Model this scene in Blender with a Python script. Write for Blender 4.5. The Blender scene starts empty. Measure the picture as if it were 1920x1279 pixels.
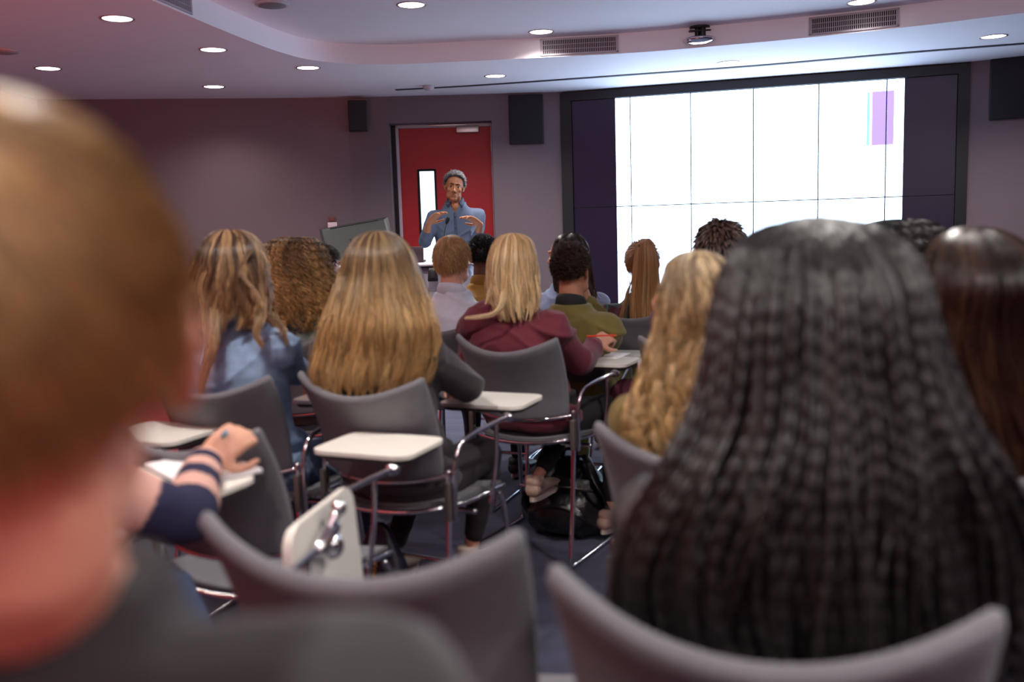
import bpy, math, random
import numpy as np
from mathutils import Vector, Matrix

# ------------------------------------------------------------------ camera, light, exposure
S = bpy.context.scene
F = 1750.0; PITCH = .125; ROLL = .031; CAMZ = 1.36
sp, cp_, sr, cr = math.sin(PITCH), math.cos(PITCH), math.sin(ROLL), math.cos(ROLL)
FW = np.array([0, cp_, -sp]); UP0 = np.array([0, sp, cp_]); RT0 = np.array([1., 0, 0])
RT = cr*RT0 - sr*UP0; UP = sr*RT0 + cr*UP0
CAM = np.array([0, 0, CAMZ])

cam_data = bpy.data.cameras.new('camera'); cam = bpy.data.objects.new('camera', cam_data)
S.collection.objects.link(cam); S.camera = cam
cam_data.sensor_width = 36; cam_data.lens = F/1920*36; cam_data.clip_start = .02; cam_data.clip_end = 100
cam.matrix_world = Matrix([[RT[0], UP[0], -FW[0], 0], [RT[1], UP[1], -FW[1], 0], [RT[2], UP[2], -FW[2], CAMZ], [0, 0, 0, 1]])
cam_data.dof.use_dof = True; cam_data.dof.focus_distance = 7.2; cam_data.dof.aperture_fstop = 2.0
S.view_settings.view_transform = 'Standard'; S.view_settings.look = 'None'
S.view_settings.gamma = 1; S.view_settings.use_curve_mapping = False
S.view_settings.exposure = 0.8
w = bpy.data.worlds.new('world'); S.world = w; w.use_nodes = True
w.node_tree.nodes['Background'].inputs[0].default_value = (.5, .45, .5, 1)
w.node_tree.nodes['Background'].inputs[1].default_value = .05
try:
    S.cycles.use_denoising = True
    S.cycles.max_bounces = 8; S.cycles.sample_clamp_indirect = 6
    S.cycles.caustics_reflective = False; S.cycles.caustics_refractive = False
except Exception: pass

LAMP_W = 76.0          # each ceiling downlight, watts
SCREEN_E = 3.8         # video wall emission
def add_light(name, kind, loc, energy, color, size=.1, aim=None, spot=None, blend=.5):
    l = bpy.data.lights.new(name, kind); l.energy = energy; l.color = color
    o = bpy.data.objects.new(name, l); o.location = loc
    if kind == 'AREA': l.shape = 'DISK'; l.size = size
    else: l.shadow_soft_size = size
    if kind == 'SPOT': l.spot_size = spot or 2.2; l.spot_blend = blend
    d = Vector(aim)-Vector(loc) if aim is not None else Vector((0, 0, -1))
    o.rotation_euler = d.to_track_quat('-Z', 'Y').to_euler()
    S.collection.objects.link(o); return o
# added red spots out of view: they stain the left of the ceiling and whoever sits at the back left
add_light('added_red_spot', 'SPOT', (-2.6, .6, .9), 240, (1, .16, .14), .25, aim=(-1.9, 2.6, 2.6), spot=2.4, blend=1)
add_light('added_red_spot', 'SPOT', (1.5, -1.5, .80), 26, (1, .07, .035), .05, aim=(-.21, .47, 1.20), spot=.15, blend=.8)

# added fill lamps out of view at the rear throw a soft warm light forward over the ceiling and the backs of the seats
for X_, c_ in ((2.2, (1, .86, .84)), (.2, (1, .80, .80)), (-2.0, (1, .56, .58))):
    add_light('added_rear_fill', 'SPOT', (X_, -2.40, 1.9), 255, c_, .1, aim=(X_, 1.0, 4.6), spot=1.75, blend=1)

def at(px, py, d):
    "world point seen at pixel (px, py) of the 1920x1279 frame, d metres along the view axis"
    return CAM + d*(FW + RT*(px-960)/F - UP*(py-639.5)/F)
def onz(px, py, z):
    r = FW + RT*(px-960)/F - UP*(py-639.5)/F
    return CAM + r*((z-CAMZ)/r[2])

rng = np.random.default_rng(7); random.seed(7)
# ------------------------------------------------------------------ materials
MATS = {}
def lin(c): return tuple((x/255/12.92 if x/255 <= .04045 else ((x/255+.055)/1.055)**2.4) for x in c)
def nd(nt, t, x=0, y=0, **k):
    n = nt.nodes.new(t); n.location = (x, y)
    for a, b in k.items(): setattr(n, a, b)
    return n
def mat(name, col, rough=.6, metal=0., var=.0, vscale=8., bump=0., bscale=60., spec=.5, sss=0., coat=0., emit=None, es=0., sheen=0., stretch=None, detail=4.):
    if name in MATS: return MATS[name]
    m = bpy.data.materials.new(name); m.use_nodes = True; nt = m.node_tree; b = nt.nodes['Principled BSDF']
    c = lin(col); b.inputs['Base Color'].default_value = (*c, 1)
    b.inputs['Roughness'].default_value = rough; b.inputs['Metallic'].default_value = metal
    b.inputs['Specular IOR Level'].default_value = spec
    if sss: b.inputs['Subsurface Weight'].default_value = sss; b.inputs['Subsurface Radius'].default_value = (.02, .008, .004)
    if coat: b.inputs['Coat Weight'].default_value = coat
    if sheen: b.inputs['Sheen Weight'].default_value = sheen; b.inputs['Sheen Roughness'].default_value = .5
    if emit is not None: b.inputs['Emission Color'].default_value = (*emit, 1); b.inputs['Emission Strength'].default_value = es
    tc = nd(nt, 'ShaderNodeTexCoord', -900, 0); src = tc.outputs['Object']
    if stretch:
        mp = nd(nt, 'ShaderNodeMapping', -760, 0); mp.inputs['Scale'].default_value = stretch; nt.links.new(src, mp.inputs[0]); src = mp.outputs[0]
    n1 = nd(nt, 'ShaderNodeTexNoise', -600, 100); n1.inputs['Scale'].default_value = vscale; n1.inputs['Detail'].default_value = detail
    nt.links.new(src, n1.inputs['Vector'])
    if var:
        mx = nd(nt, 'ShaderNodeMix', -300, 100, data_type='RGBA')
        mx.inputs[6].default_value = (*[x*(1-var) for x in c], 1); mx.inputs[7].default_value = (*[min(1, x*(1+var)) for x in c], 1)
        mr = nd(nt, 'ShaderNodeMapRange', -450, 100); mr.inputs[1].default_value = .3; mr.inputs[2].default_value = .7
        nt.links.new(n1.outputs['Fac'], mr.inputs[0]); nt.links.new(mr.outputs[0], mx.inputs[0]); nt.links.new(mx.outputs[2], b.inputs['Base Color'])
    if bump:
        n2 = nd(nt, 'ShaderNodeTexNoise', -600, -200); n2.inputs['Scale'].default_value = bscale; n2.inputs['Detail'].default_value = 3
        nt.links.new(src, n2.inputs['Vector'])
        bp = nd(nt, 'ShaderNodeBump', -250, -200); bp.inputs['Strength'].default_value = bump; bp.inputs['Distance'].default_value = .01
        nt.links.new(n2.outputs['Fac'], bp.inputs['Height']); nt.links.new(bp.outputs[0], b.inputs['Normal'])
    MATS[name] = m; return m
def hair_mat(name, root, tip, light, rough=.38, spec=.55, lo=.25, hi=.8):
    "strand colour: root to tip, with every strand a little lighter or darker (colour attribute 'strand': r=random, g=along, b=lock)"
    m = bpy.data.materials.new(name); m.use_nodes = True; nt = m.node_tree; b = nt.nodes['Principled BSDF']
    a = nd(nt, 'ShaderNodeAttribute', -900, 0); a.attribute_name = 'strand'
    s = nd(nt, 'ShaderNodeSeparateColor', -740, 0); nt.links.new(a.outputs['Color'], s.inputs[0])
    mr = nd(nt, 'ShaderNodeMapRange', -580, 80); mr.inputs[1].default_value = lo; mr.inputs[2].default_value = hi
    nt.links.new(s.outputs[1], mr.inputs[0])
    mx = nd(nt, 'ShaderNodeMix', -420, 80, data_type='RGBA'); mx.inputs[6].default_value = (*lin(root), 1); mx.inputs[7].default_value = (*lin(tip), 1)
    nt.links.new(mr.outputs[0], mx.inputs[0])
    mr2 = nd(nt, 'ShaderNodeMapRange', -580, -160); mr2.inputs[1].default_value = .45; mr2.inputs[2].default_value = 1.0; mr2.inputs[4].default_value = .75
    nt.links.new(s.outputs[2], mr2.inputs[0])
    mx2 = nd(nt, 'ShaderNodeMix', -240, 60, data_type='RGBA'); mx2.inputs[7].default_value = (*lin(light), 1)
    nt.links.new(mr2.outputs[0], mx2.inputs[0]); nt.links.new(mx.outputs[2], mx2.inputs[6])
    hs = nd(nt, 'ShaderNodeHueSaturation', -60, 60); nt.links.new(mx2.outputs[2], hs.inputs['Color'])
    mr3 = nd(nt, 'ShaderNodeMapRange', -240, -200); mr3.inputs[3].default_value = .5; mr3.inputs[4].default_value = 1.4
    nt.links.new(s.outputs[0], mr3.inputs[0]); nt.links.new(mr3.outputs[0], hs.inputs['Value'])
    nt.links.new(hs.outputs[0], b.inputs['Base Color'])
    b.inputs['Roughness'].default_value = rough; b.inputs['Specular IOR Level'].default_value = spec
    b.location = (150, 60); nt.nodes['Material Output'].location = (450, 60)
    return m

# ------------------------------------------------------------------ object helpers
def link(o, parent=None):
    S.collection.objects.link(o)
    if parent is not None: o.parent = parent
    return o
def mesh_obj(name, V, Fc, m, parent=None, smooth=True):
    me = bpy.data.meshes.new(name); me.from_pydata([tuple(map(float, v)) for v in V], [], [tuple(int(i) for i in f) for f in Fc])
    if smooth: me.polygons.foreach_set('use_smooth', np.ones(len(me.polygons), bool))
    me.materials.append(m); me.update()
    return link(bpy.data.objects.new(name, me), parent)
def tag(o, label=None, cat=None, group=None, kind=None):
    if label: o['label'] = label
    if cat: o['category'] = cat
    if group: o['group'] = group
    if kind: o['kind'] = kind
    return o
def empty(name, loc=(0, 0, 0), yaw=0):
    o = bpy.data.objects.new(name, None); o.empty_display_size = .1
    o.location = tuple(float(x) for x in loc); o.rotation_euler = (0, 0, yaw); return link(o)
def merge(parts):
    V = []; Fc = []; n = 0
    for v, f in parts:
        v = np.asarray(v, float); V.append(v); Fc += [tuple(i+n for i in q) for q in f]; n += len(v)
    return np.vstack(V), Fc
def grid_faces(nu, nv, wrap_u=False, wrap_v=False, off=0):
    f = []
    for i in range(nu if wrap_u else nu-1):
        for j in range(nv if wrap_v else nv-1):
            a = i*nv+j; b = ((i+1) % nu)*nv+j; c = ((i+1) % nu)*nv+(j+1) % nv; d = i*nv+(j+1) % nv
            f.append((a+off, d+off, c+off, b+off))
    return f
def loft(rings, cap=True):
    "rings: list of (n,3) arrays, same n; closed around"
    n = len(rings[0]); V = np.vstack(rings); Fc = grid_faces(len(rings), n, False, True)
    if cap:
        V = np.vstack([V, rings[0].mean(0), rings[-1].mean(0)]); a = len(V)-2; b = len(V)-1; o = (len(rings)-1)*n
        for j in range(n):
            Fc.append((a, (j+1) % n, j)); Fc.append((b, o+j, o+(j+1) % n))
    return V, Fc
def smooth_path(P, n=6):
    P = np.asarray(P, float); Q = np.vstack([2*P[0]-P[1], P, 2*P[-1]-P[-2]]); out = []
    for i in range(1, len(Q)-2):
        for k in range(n):
            t = k/n; p0, p1, p2, p3 = Q[i-1], Q[i], Q[i+1], Q[i+2]
            out.append(.5*((2*p1)+(-p0+p2)*t+(2*p0-5*p1+4*p2-p3)*t*t+(-p0+3*p1-3*p2+p3)*t**3))
    out.append(Q[-2]); return np.array(out)
def tube(P, R, seg=12, flat=1.0, flatdir=None, cap=True, round_cap=True):
    "P (n,3), R scalar or (n,) radii. flat scales the radius across flatdir"
    P = np.asarray(P, float); n = len(P); R = np.broadcast_to(np.asarray(R, float), (n,)).copy()
    T = np.gradient(P, axis=0); T /= np.linalg.norm(T, axis=1)[:, None]+1e-12
    if flatdir is not None: ref = np.asarray(flatdir, float)
    else: ref = np.array([0, 0, 1.]) if abs(T[0][2]) < .8 else np.array([1., 0, 0])
    rings = []; N = ref-T[0]*(ref@T[0]); N /= np.linalg.norm(N)
    ang = np.linspace(0, 2*np.pi, seg, endpoint=False); ca, sa = np.cos(ang)[:, None], np.sin(ang)[:, None]
    frames = []
    for i in range(n):
        if flatdir is not None: N = ref-T[i]*(ref@T[i]); N /= np.linalg.norm(N)+1e-9
        else: N = N-T[i]*(N@T[i]); N /= np.linalg.norm(N)+1e-9
        frames.append((N, np.cross(T[i], N)))
    def ring(i, c, r): N, B = frames[i]; return c+r*(ca*N*flat+sa*B)
    if round_cap:
        for a in (80, 50, 22): rings.append(ring(0, P[0]-T[0]*R[0]*math.sin(math.radians(a)), R[0]*math.cos(math.radians(a))))
    for i in range(n): rings.append(ring(i, P[i], R[i]))
    if round_cap:
        for a in (22, 50, 80): rings.append(ring(n-1, P[-1]+T[-1]*R[-1]*math.sin(math.radians(a)), R[-1]*math.cos(math.radians(a))))
    return loft(rings, cap)
def ellipsoid(c, r, Rm=None, nu=16, nv=12):
    rings = []
    for i in range(1, nv):
        ph = math.pi*i/nv; a = np.linspace(0, 2*np.pi, nu, endpoint=False)
        rings.append(np.stack([r[0]*np.sin(ph)*np.cos(a), r[1]*np.sin(ph)*np.sin(a), np.full(nu, r[2]*np.cos(ph))], 1))
    V, Fc = loft(rings[::-1])
    V[-2] = (0, 0, -r[2]); V[-1] = (0, 0, r[2])
    if Rm is not None: V = V@np.asarray(Rm).T
    return V+np.asarray(c, float), Fc
def box(c, s, bev=.0, R=None):
    "bevelled box centred at c, full size s"
    hx, hy, hz = s[0]/2, s[1]/2, s[2]/2; b = min(bev, hx*.95, hy*.95, hz*.95)
    if b <= 0:
        V = np.array([(x, y, z) for z in (-hz, hz) for x, y in ((-hx, -hy), (hx, -hy), (hx, hy), (-hx, hy))], float)
        Fc = [(0, 3, 2, 1), (4, 5, 6, 7), (0, 1, 5, 4), (1, 2, 6, 5), (2, 3, 7, 6), (3, 0, 4, 7)]
    else:
        def ring(ix, iy, r, z):
            pts = []
            for qx, qy, a0 in ((1, 1, 0), (-1, 1, 90), (-1, -1, 180), (1, -1, 270)):
                for k in range(4):
                    a = math.radians(a0+k*30); pts.append((qx*(ix-b)+r*math.cos(a), qy*(iy-b)+r*math.sin(a), z))
            return np.array(pts)
        rs = []
        for k in range(4):
            a = math.radians(90-k*30); rs.append(ring(hx, hy, b*math.cos(a)+1e-5, -hz+b-b*math.sin(a)))
        for k in range(4):
            a = math.radians(k*30); rs.append(ring(hx, hy, b*math.cos(a)+1e-5, hz-b+b*math.sin(a)))
        V, Fc = loft(rs)
    if R is not None: V = V@np.asarray(R).T
    return V+np.asarray(c, float), Fc
def prism(poly, z0, z1):
    "horizontal polygon (ccw) extruded in z"
    n = len(poly); V = [(x, y, z0) for x, y in poly]+[(x, y, z1) for x, y in poly]
    return np.array(V), [tuple(range(n))[::-1], tuple(range(n, 2*n))]+[(i, (i+1) % n, n+(i+1) % n, n+i) for i in range(n)]
def rotz(a): c, s = math.cos(a), math.sin(a); return np.array([[c, -s, 0], [s, c, 0], [0, 0, 1.]])
def rotx(a): c, s = math.cos(a), math.sin(a); return np.array([[1, 0, 0], [0, c, -s], [0, s, c]])
def roty(a): c, s = math.cos(a), math.sin(a); return np.array([[c, 0, s], [0, 1, 0], [-s, 0, c]])
def vox(parts, voxel, iters=4, fac=.5):
    "union of closed parts into one continuous surface"
    V, Fc = merge(parts)
    me = bpy.data.meshes.new('t'); me.from_pydata([tuple(v) for v in V], [], Fc); me.update()
    o = bpy.data.objects.new('t', me); S.collection.objects.link(o)
    md = o.modifiers.new('r', 'REMESH'); md.mode = 'VOXEL'; md.voxel_size = voxel; md.adaptivity = 0
    if iters:
        ms = o.modifiers.new('s', 'SMOOTH'); ms.factor = fac; ms.iterations = iters
    dg = bpy.context.evaluated_depsgraph_get()
    out = bpy.data.meshes.new_from_object(o.evaluated_get(dg))
    bpy.data.objects.remove(o); bpy.data.meshes.remove(me)
    out.polygons.foreach_set('use_smooth', np.ones(len(out.polygons), bool))
    return out
def me_obj(name, me, m, parent=None):
    me.name = name; me.materials.clear(); me.materials.append(m)
    return link(bpy.data.objects.new(name, me), parent)
def get_co(me):
    a = np.empty(len(me.vertices)*3, np.float32); me.vertices.foreach_get('co', a); return a.reshape(-1, 3).astype(float)
def get_no(me):
    a = np.empty(len(me.vertices)*3, np.float32); me.vertices.foreach_get('normal', a); return a.reshape(-1, 3).astype(float)
def set_co(me, co): me.vertices.foreach_set('co', co.astype(np.float32).ravel()); me.update()
def set_col(me, name, col):
    ca = me.color_attributes.new(name, 'FLOAT_COLOR', 'POINT'); a = np.ones((len(me.vertices), 4), np.float32); a[:, :col.shape[1]] = col
    ca.data.foreach_set('color', a.ravel())
def folds(me, amp, scale, seed=0, zdir=(.35, .2, 1.), thr=None):
    "cloth folds: ridged, warped waves pushed along the normal"
    co = get_co(me); no = get_no(me); p = co*scale; s = seed*1.7
    wx = np.sin(p[:, 1]*1.3+s)+.6*np.sin(p[:, 2]*2.1+1.3*s); wy = np.sin(p[:, 0]*1.7+s*2)+.5*np.sin(p[:, 2]*1.1-s)
    k = np.array(zdir); ph = p@k*2.6+1.6*wx+1.1*wy
    h = 1-np.abs(np.sin(ph)); h = h**2
    ph2 = p@np.array([k[0]*-1, k[1], k[2]*.6])*4.4+1.4*wy-wx
    h2 = (1-np.abs(np.sin(ph2)))**2
    mod = .5+.5*np.sin(p[:, 0]*.9+p[:, 2]*.7+s*3)
    d = amp*(h*mod+.5*h2*(1-mod)-.25)
    set_co(me, co+no*d[:, None])

# ------------------------------------------------------------------ hair
def strand_mesh(P, R, seg=3, rnd=None, lock=None, extra=None):
    "P (N,M,3) polylines, R (N,M) radii -> one mesh of thin closed tubes"
    N, M, _ = P.shape
    T = np.gradient(P, axis=1); T /= np.linalg.norm(T, axis=2, keepdims=True)+1e-9
    ref = np.array([.31, .52, .79]); A = np.cross(T, ref); A /= np.linalg.norm(A, axis=2, keepdims=True)+1e-9
    B = np.cross(T, A)
    ang = np.arange(seg)*2*np.pi/seg
    V = P[:, :, None, :]+R[:, :, None, None]*(np.cos(ang)[None, None, :, None]*A[:, :, None, :]+np.sin(ang)[None, None, :, None]*B[:, :, None, :])
    V = V.reshape(-1, 3)
    base = (np.arange(N)*M*seg)[:, None, None]; m = np.arange(M-1)[None, :, None]*seg; k = np.arange(seg)[None, None, :]; k2 = (k+1) % seg
    q = np.stack([base+m+k, base+m+k2, base+m+seg+k2, base+m+seg+k], -1).reshape(-1, 4)
    if rnd is None: rnd = rng.random(N)
    if lock is None: lock = rng.random(N)
    t = np.linspace(0, 1, M)
    C = np.empty((N, M, seg, 3)); C[..., 0] = rnd[:, None, None]; C[..., 1] = (extra if extra is not None else np.broadcast_to(t, (N, M)))[:, :, None]; C[..., 2] = lock[:, None, None]
    return V, q, C.reshape(-1, 3)
def hair_object(name, pieces, m, parent):
    "pieces: list of (V, quads, C)"
    V = np.vstack([p[0] for p in pieces]); C = np.vstack([p[2] for p in pieces]); q = []; n = 0
    for p in pieces: q.append(np.asarray(p[1])+n); n += len(p[0])
    q = np.vstack(q).astype(np.int32)
    me = bpy.data.meshes.new(name); me.vertices.add(len(V)); me.vertices.foreach_set('co', V.astype(np.float32).ravel())
    me.loops.add(q.size); me.loops.foreach_set('vertex_index', q.ravel())
    me.polygons.add(len(q)); me.polygons.foreach_set('loop_start', np.arange(len(q), dtype=np.int32)*4)
    me.update(calc_edges=True); me.polygons.foreach_set('use_smooth', np.ones(len(q), bool))
    set_col(me, 'strand', C); me.materials.append(m)
    return link(bpy.data.objects.new(name, me), parent)
def surf(V, nu, nv, t=.4, lock=.2, rnd=.3, wrap=False, tv=None):
    q = np.array(grid_faces(nu, nv, False, wrap)); C = np.empty((len(V), 3)); C[:, 0] = rnd; C[:, 2] = lock
    C[:, 1] = t if tv is None else tv
    return V, q, C

def long_hair(name, root, d, top, rows, m, n=3000, rad=.0011, M=26, clumps=260, wave=(.006, 7), curl=0., thm=1.95, kr=(.86, 1.03),
              ends=(.82, 1.0), cy=None, ry=None, seg=3, bead=0., part=0., tipin=.5, fly=.03, locks=(), under=.88, ystart=0., sway=0., underend=.8, crown=.0, drift=.0, ungrid=30):
    """hair that falls over head and back. rows = (y_px, x_left, x_right) as it hangs at depth d; cy/ry = interpolants over the
    rows for how far it stands behind / how thick it is front to back."""
    Rw = np.array(root.matrix_basis.to_3x3()); o = np.array(root.location)
    rows = [(top[1], top[0]-6, top[0]+6)]+list(rows)
    K = len(rows); C = np.array([at((a+b)/2, y, d) for y, a, b in rows]); rx = np.array([(b-a)/2*d/F for y, a, b in rows])
    C[:, 1] = C[0, 1] if False else d*FW[1]
    zz = C[:, 2]; xx = C[:, 0]
    cyv = np.interp(np.arange(K), *cy) if cy else np.zeros(K); ryv = np.interp(np.arange(K), *ry) if ry else np.full(K, .1)
    zt_ = zz[0]+.004; bmax = max([ryv[i] for i in range(K) if zt_-zz[i] < .16])
    for i in range(K):
        dz = zt_-zz[i]
        if dz < .125: ryv[i] = max(.012, bmax*math.sqrt(max(0, 1-(1-dz/.125)**2)))
    cyv[0] = crown
    U = np.linspace(0, K-1, (K-1)*8+1)
    def sm(a):
        p = smooth_path(np.stack([a, np.arange(K)], 1), 8)[:, 0]; return p
    Zs, Xs, RXs, CYs, RYs = sm(zz), sm(xx), np.maximum(sm(rx), .002), sm(cyv), np.maximum(sm(ryv), .006)
    L = np.concatenate([[0], np.cumsum(np.hypot(np.diff(Zs), np.diff(RXs)))]); Lt = L/L[-1]
    ybase = d*cp_    # depth -> world y (small tilt ignored)
    def shell(t, th, k):
        z = np.interp(t, Lt, Zs); x = np.interp(t, Lt, Xs); a = np.interp(t, Lt, RXs)*k; c = np.interp(t, Lt, CYs); b = np.interp(t, Lt, RYs)*k
        X = x+a*np.sin(th); Y = ybase+c-b*np.cos(th); return np.stack([X, Y, z+0*X], -1)
    cl = rng.integers(0, clumps, n); cth = (np.arange(clumps)+rng.random(clumps))/clumps*2*thm-thm; rng.shuffle(cth)
    ck = rng.uniform(kr[0], kr[1], clumps); cph = rng.random(clumps)*6.283; cph2 = rng.random(clumps)*6.283; cend = rng.uniform(ends[0], ends[1], clumps)
    cl_lock = rng.random(clumps)
    th0 = cth[cl]+rng.normal(0, .055, n); k = ck[cl]+rng.normal(0, .012, n); tend = np.clip(cend[cl]+rng.normal(0, .015, n), .3, 1.02)
    isfly = rng.random(n) < fly; k[isfly] += rng.uniform(.0, .06, isfly.sum())
    s = np.linspace(0, 1, M)[None, :]; t = ystart+rng.random(n)[:, None]*.02+s*(tend[:, None]-ystart); t = np.clip(t, 0, 1)
    conv = 1-tipin*np.clip(t, 0, 1)**1.5
    th = cth[cl][:, None]+(th0-cth[cl])[:, None]*conv
    if drift: th = th+drift*rng.normal(0, 1, n)[:, None]*np.clip(t-.25, 0, 1)+drift*.5*np.sin(t*5+cph[cl][:, None])*np.clip(t-.2, 0, 1)
    kk = k[:, None]*(1+sway*t*np.sin(3*cth[cl])[:, None])
    P = shell(t, th, kk)
    ramp = np.clip((t-.12)/.5, 0, 1)
    amp, fr = wave; ll = t*L[-1]
    ph = cph[cl][:, None]; ph2 = cph2[cl][:, None]
    P[..., 0] += amp*ramp*np.sin(fr*ll*6.283+ph+rng.normal(0, .25, n)[:, None])
    P[..., 1] += amp*.7*ramp*np.sin(fr*.9*ll*6.283+ph2)
    if curl:
        cr_, cf = curl; phs = rng.random(n)[:, None]*6.283 if not bead else ph
        P[..., 0] += cr_*np.clip(t/.15, 0, 1)*np.cos(cf*ll*6.283+phs); P[..., 1] += cr_*np.clip(t/.15, 0, 1)*np.sin(cf*ll*6.283+phs); P[..., 2] += cr_*.5*np.sin(cf*ll*6.283+phs*2)
    if isfly.any():
        P[isfly, :, 0] += (rng.normal(0, .012, isfly.sum())[:, None])*t[isfly]**2
    R = rad*np.clip(rng.normal(1, .2, n), .5, 1.6)[:, None]*(1-.75*np.clip((s-.75)/.25, 0, 1)**2)*np.ones((n, M))
    if bead: R = rad*np.ones((n, M))*(1+bead*np.abs(np.sin(ll*6.283*38/2+ph)))*(1-.5*(s > .97))
    P2 = (P-o)@Rw
    pieces = [strand_mesh(P2, R, seg, lock=np.clip(cl_lock[cl]+rng.normal(0, .05, n), 0, 1), extra=np.clip(t, 0, 1))]
    for pts, cnt, spread, rr in locks:       # loose locks, given by pixels and depth
        B = smooth_path(np.array([at(*p) for p in pts]), 5); m_ = len(B); off = rng.normal(0, spread, (cnt, 1, 3)); off[..., 1] *= .5
        tt = np.linspace(0, 1, m_)[None, :, None]; Q = B[None]+off*(1-.7*tt**1.5)+.3*spread*np.sin(tt*9+rng.random((cnt, 1, 1))*6)
        Rr = rr*(1-.8*np.linspace(0, 1, m_)**3)[None]*np.ones((cnt, 1))
        pieces.append(strand_mesh((Q-o)@Rw, Rr, 3, lock=rng.uniform(.5, 1, cnt), extra=np.linspace(.35, 1, m_)[None]*np.ones((cnt, 1))))
    if under:
        nu, nv = ungrid, 34; tt = np.linspace(0.0, underend, nu); thh = np.linspace(-thm*.97, thm*.97, nv)
        G, H = np.meshgrid(tt, thh, indexing='ij')
        A = shell(G, H, under); B = shell(G, H, under-.10)
        for V, fl in ((A, 1), (B, 0)):
            V = ((V.reshape(-1, 3)-o)@Rw); pc = surf(V, nu, nv, tv=G.ravel()); pieces.append(pc)
    return hair_object(name, pieces, m, root)

def hair_zone(u):
    y = u[:, 1]; thr = np.interp(y, [-1, -.45, -.15, .15, .45, .8, 1], [-.62, -.55, -.22, -.02, .42, .62, .66])
    return u[:, 2] > thr
def short_hair(name, root, hc, Rm, m, n=2600, length=.03, lift=.35, rad=.0011, radii=(.082, .104, .098), cen=(0, -.012, .032), M=7, curl=None,
               seg=3, fuzz=.4, crown=(.1, -.45, .89), cap=1.0, thr=(-.62, -.55, -.22, -.02, .42, .62, .66), droop=.0, lenvar=.3, low=0.):
    "cropped hair: short strands combed away from the crown over a close cap"
    XT = [-1, -.45, -.15, .15, .45, .8, 1]; zone = lambda u: u[:, 2] > np.interp(u[:, 1], XT, thr)
    pts = []
    while sum(len(p) for p in pts) < n:
        u = rng.normal(size=(n*3, 3)); u /= np.linalg.norm(u, axis=1)[:, None]; pts.append(u[zone(u)])
    u = np.vstack(pts)[:n]; r = np.array(radii); p = u*r*cap; no = u/r; no /= np.linalg.norm(no, axis=1)[:, None]
    cw = np.array(crown)/np.linalg.norm(crown)
    tg = u-cw; tg -= no*np.sum(tg*no, 1)[:, None]; tg /= np.linalg.norm(tg, axis=1)[:, None]+1e-6
    sw = np.cross(no, tg); dirn = tg+.35*sw+fuzz*rng.normal(size=(n, 3)); dirn -= no*np.sum(dirn*no, 1)[:, None]; dirn /= np.linalg.norm(dirn, axis=1)[:, None]
    Ls = length*np.clip(rng.normal(1, lenvar, n), .3, 2)
    s = np.linspace(0, 1, M)[None, :, None]
    P = p[:, None]+Ls[:, None, None]*(s*((1-lift)*dirn+lift*no)[:, None]) 
    P[..., 2] -= (droop*s[..., 0]**2*Ls[:, None])
    if curl:
        a, fq = curl; sw1 = np.cross(dirn, no); ph = rng.random(n)[:, None]*6.28; tt = s[..., 0]*fq*6.28*(Ls/length)[:, None]
        P += a*(np.cos(tt+ph)[..., None]*sw1[:, None]+np.sin(tt+ph)[..., None]*no[:, None])*np.minimum(1, s*4)
    # keep the strands outside the skull
    q = P/(r*cap); ql = np.linalg.norm(q, axis=2, keepdims=True); P = np.where(ql < 1.005, P/ql*1.005, P)
    R = rad*np.ones((n, M))*(1-.6*np.linspace(0, 1, M)**3)
    cc = np.array(cen)
    pieces = [strand_mesh((P+cc)@Rm.T+hc, R, seg)]
    nu, nv = 26, 48; ph = np.linspace(0.02, math.pi*.72, nu); az = np.linspace(0, 2*np.pi, nv, endpoint=False)
    G, H = np.meshgrid(ph, az, indexing='ij'); U = np.stack([np.sin(G)*np.cos(H), np.sin(G)*np.sin(H), np.cos(G)], -1)
    # cap pulled under the skin outside the hair zone
    Uf = U.reshape(-1, 3); tz = np.interp(Uf[:, 1], XT, thr)
    k = np.clip(.88+(Uf[:, 2]-tz)*1.6, .84, 1.0)*cap
    V = (Uf*r*k[:, None]+cc)@Rm.T+hc
    pieces.append(surf(V, nu, nv, .4, .3, .35, wrap=True))
    return hair_object(name, pieces, m, root)

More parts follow.
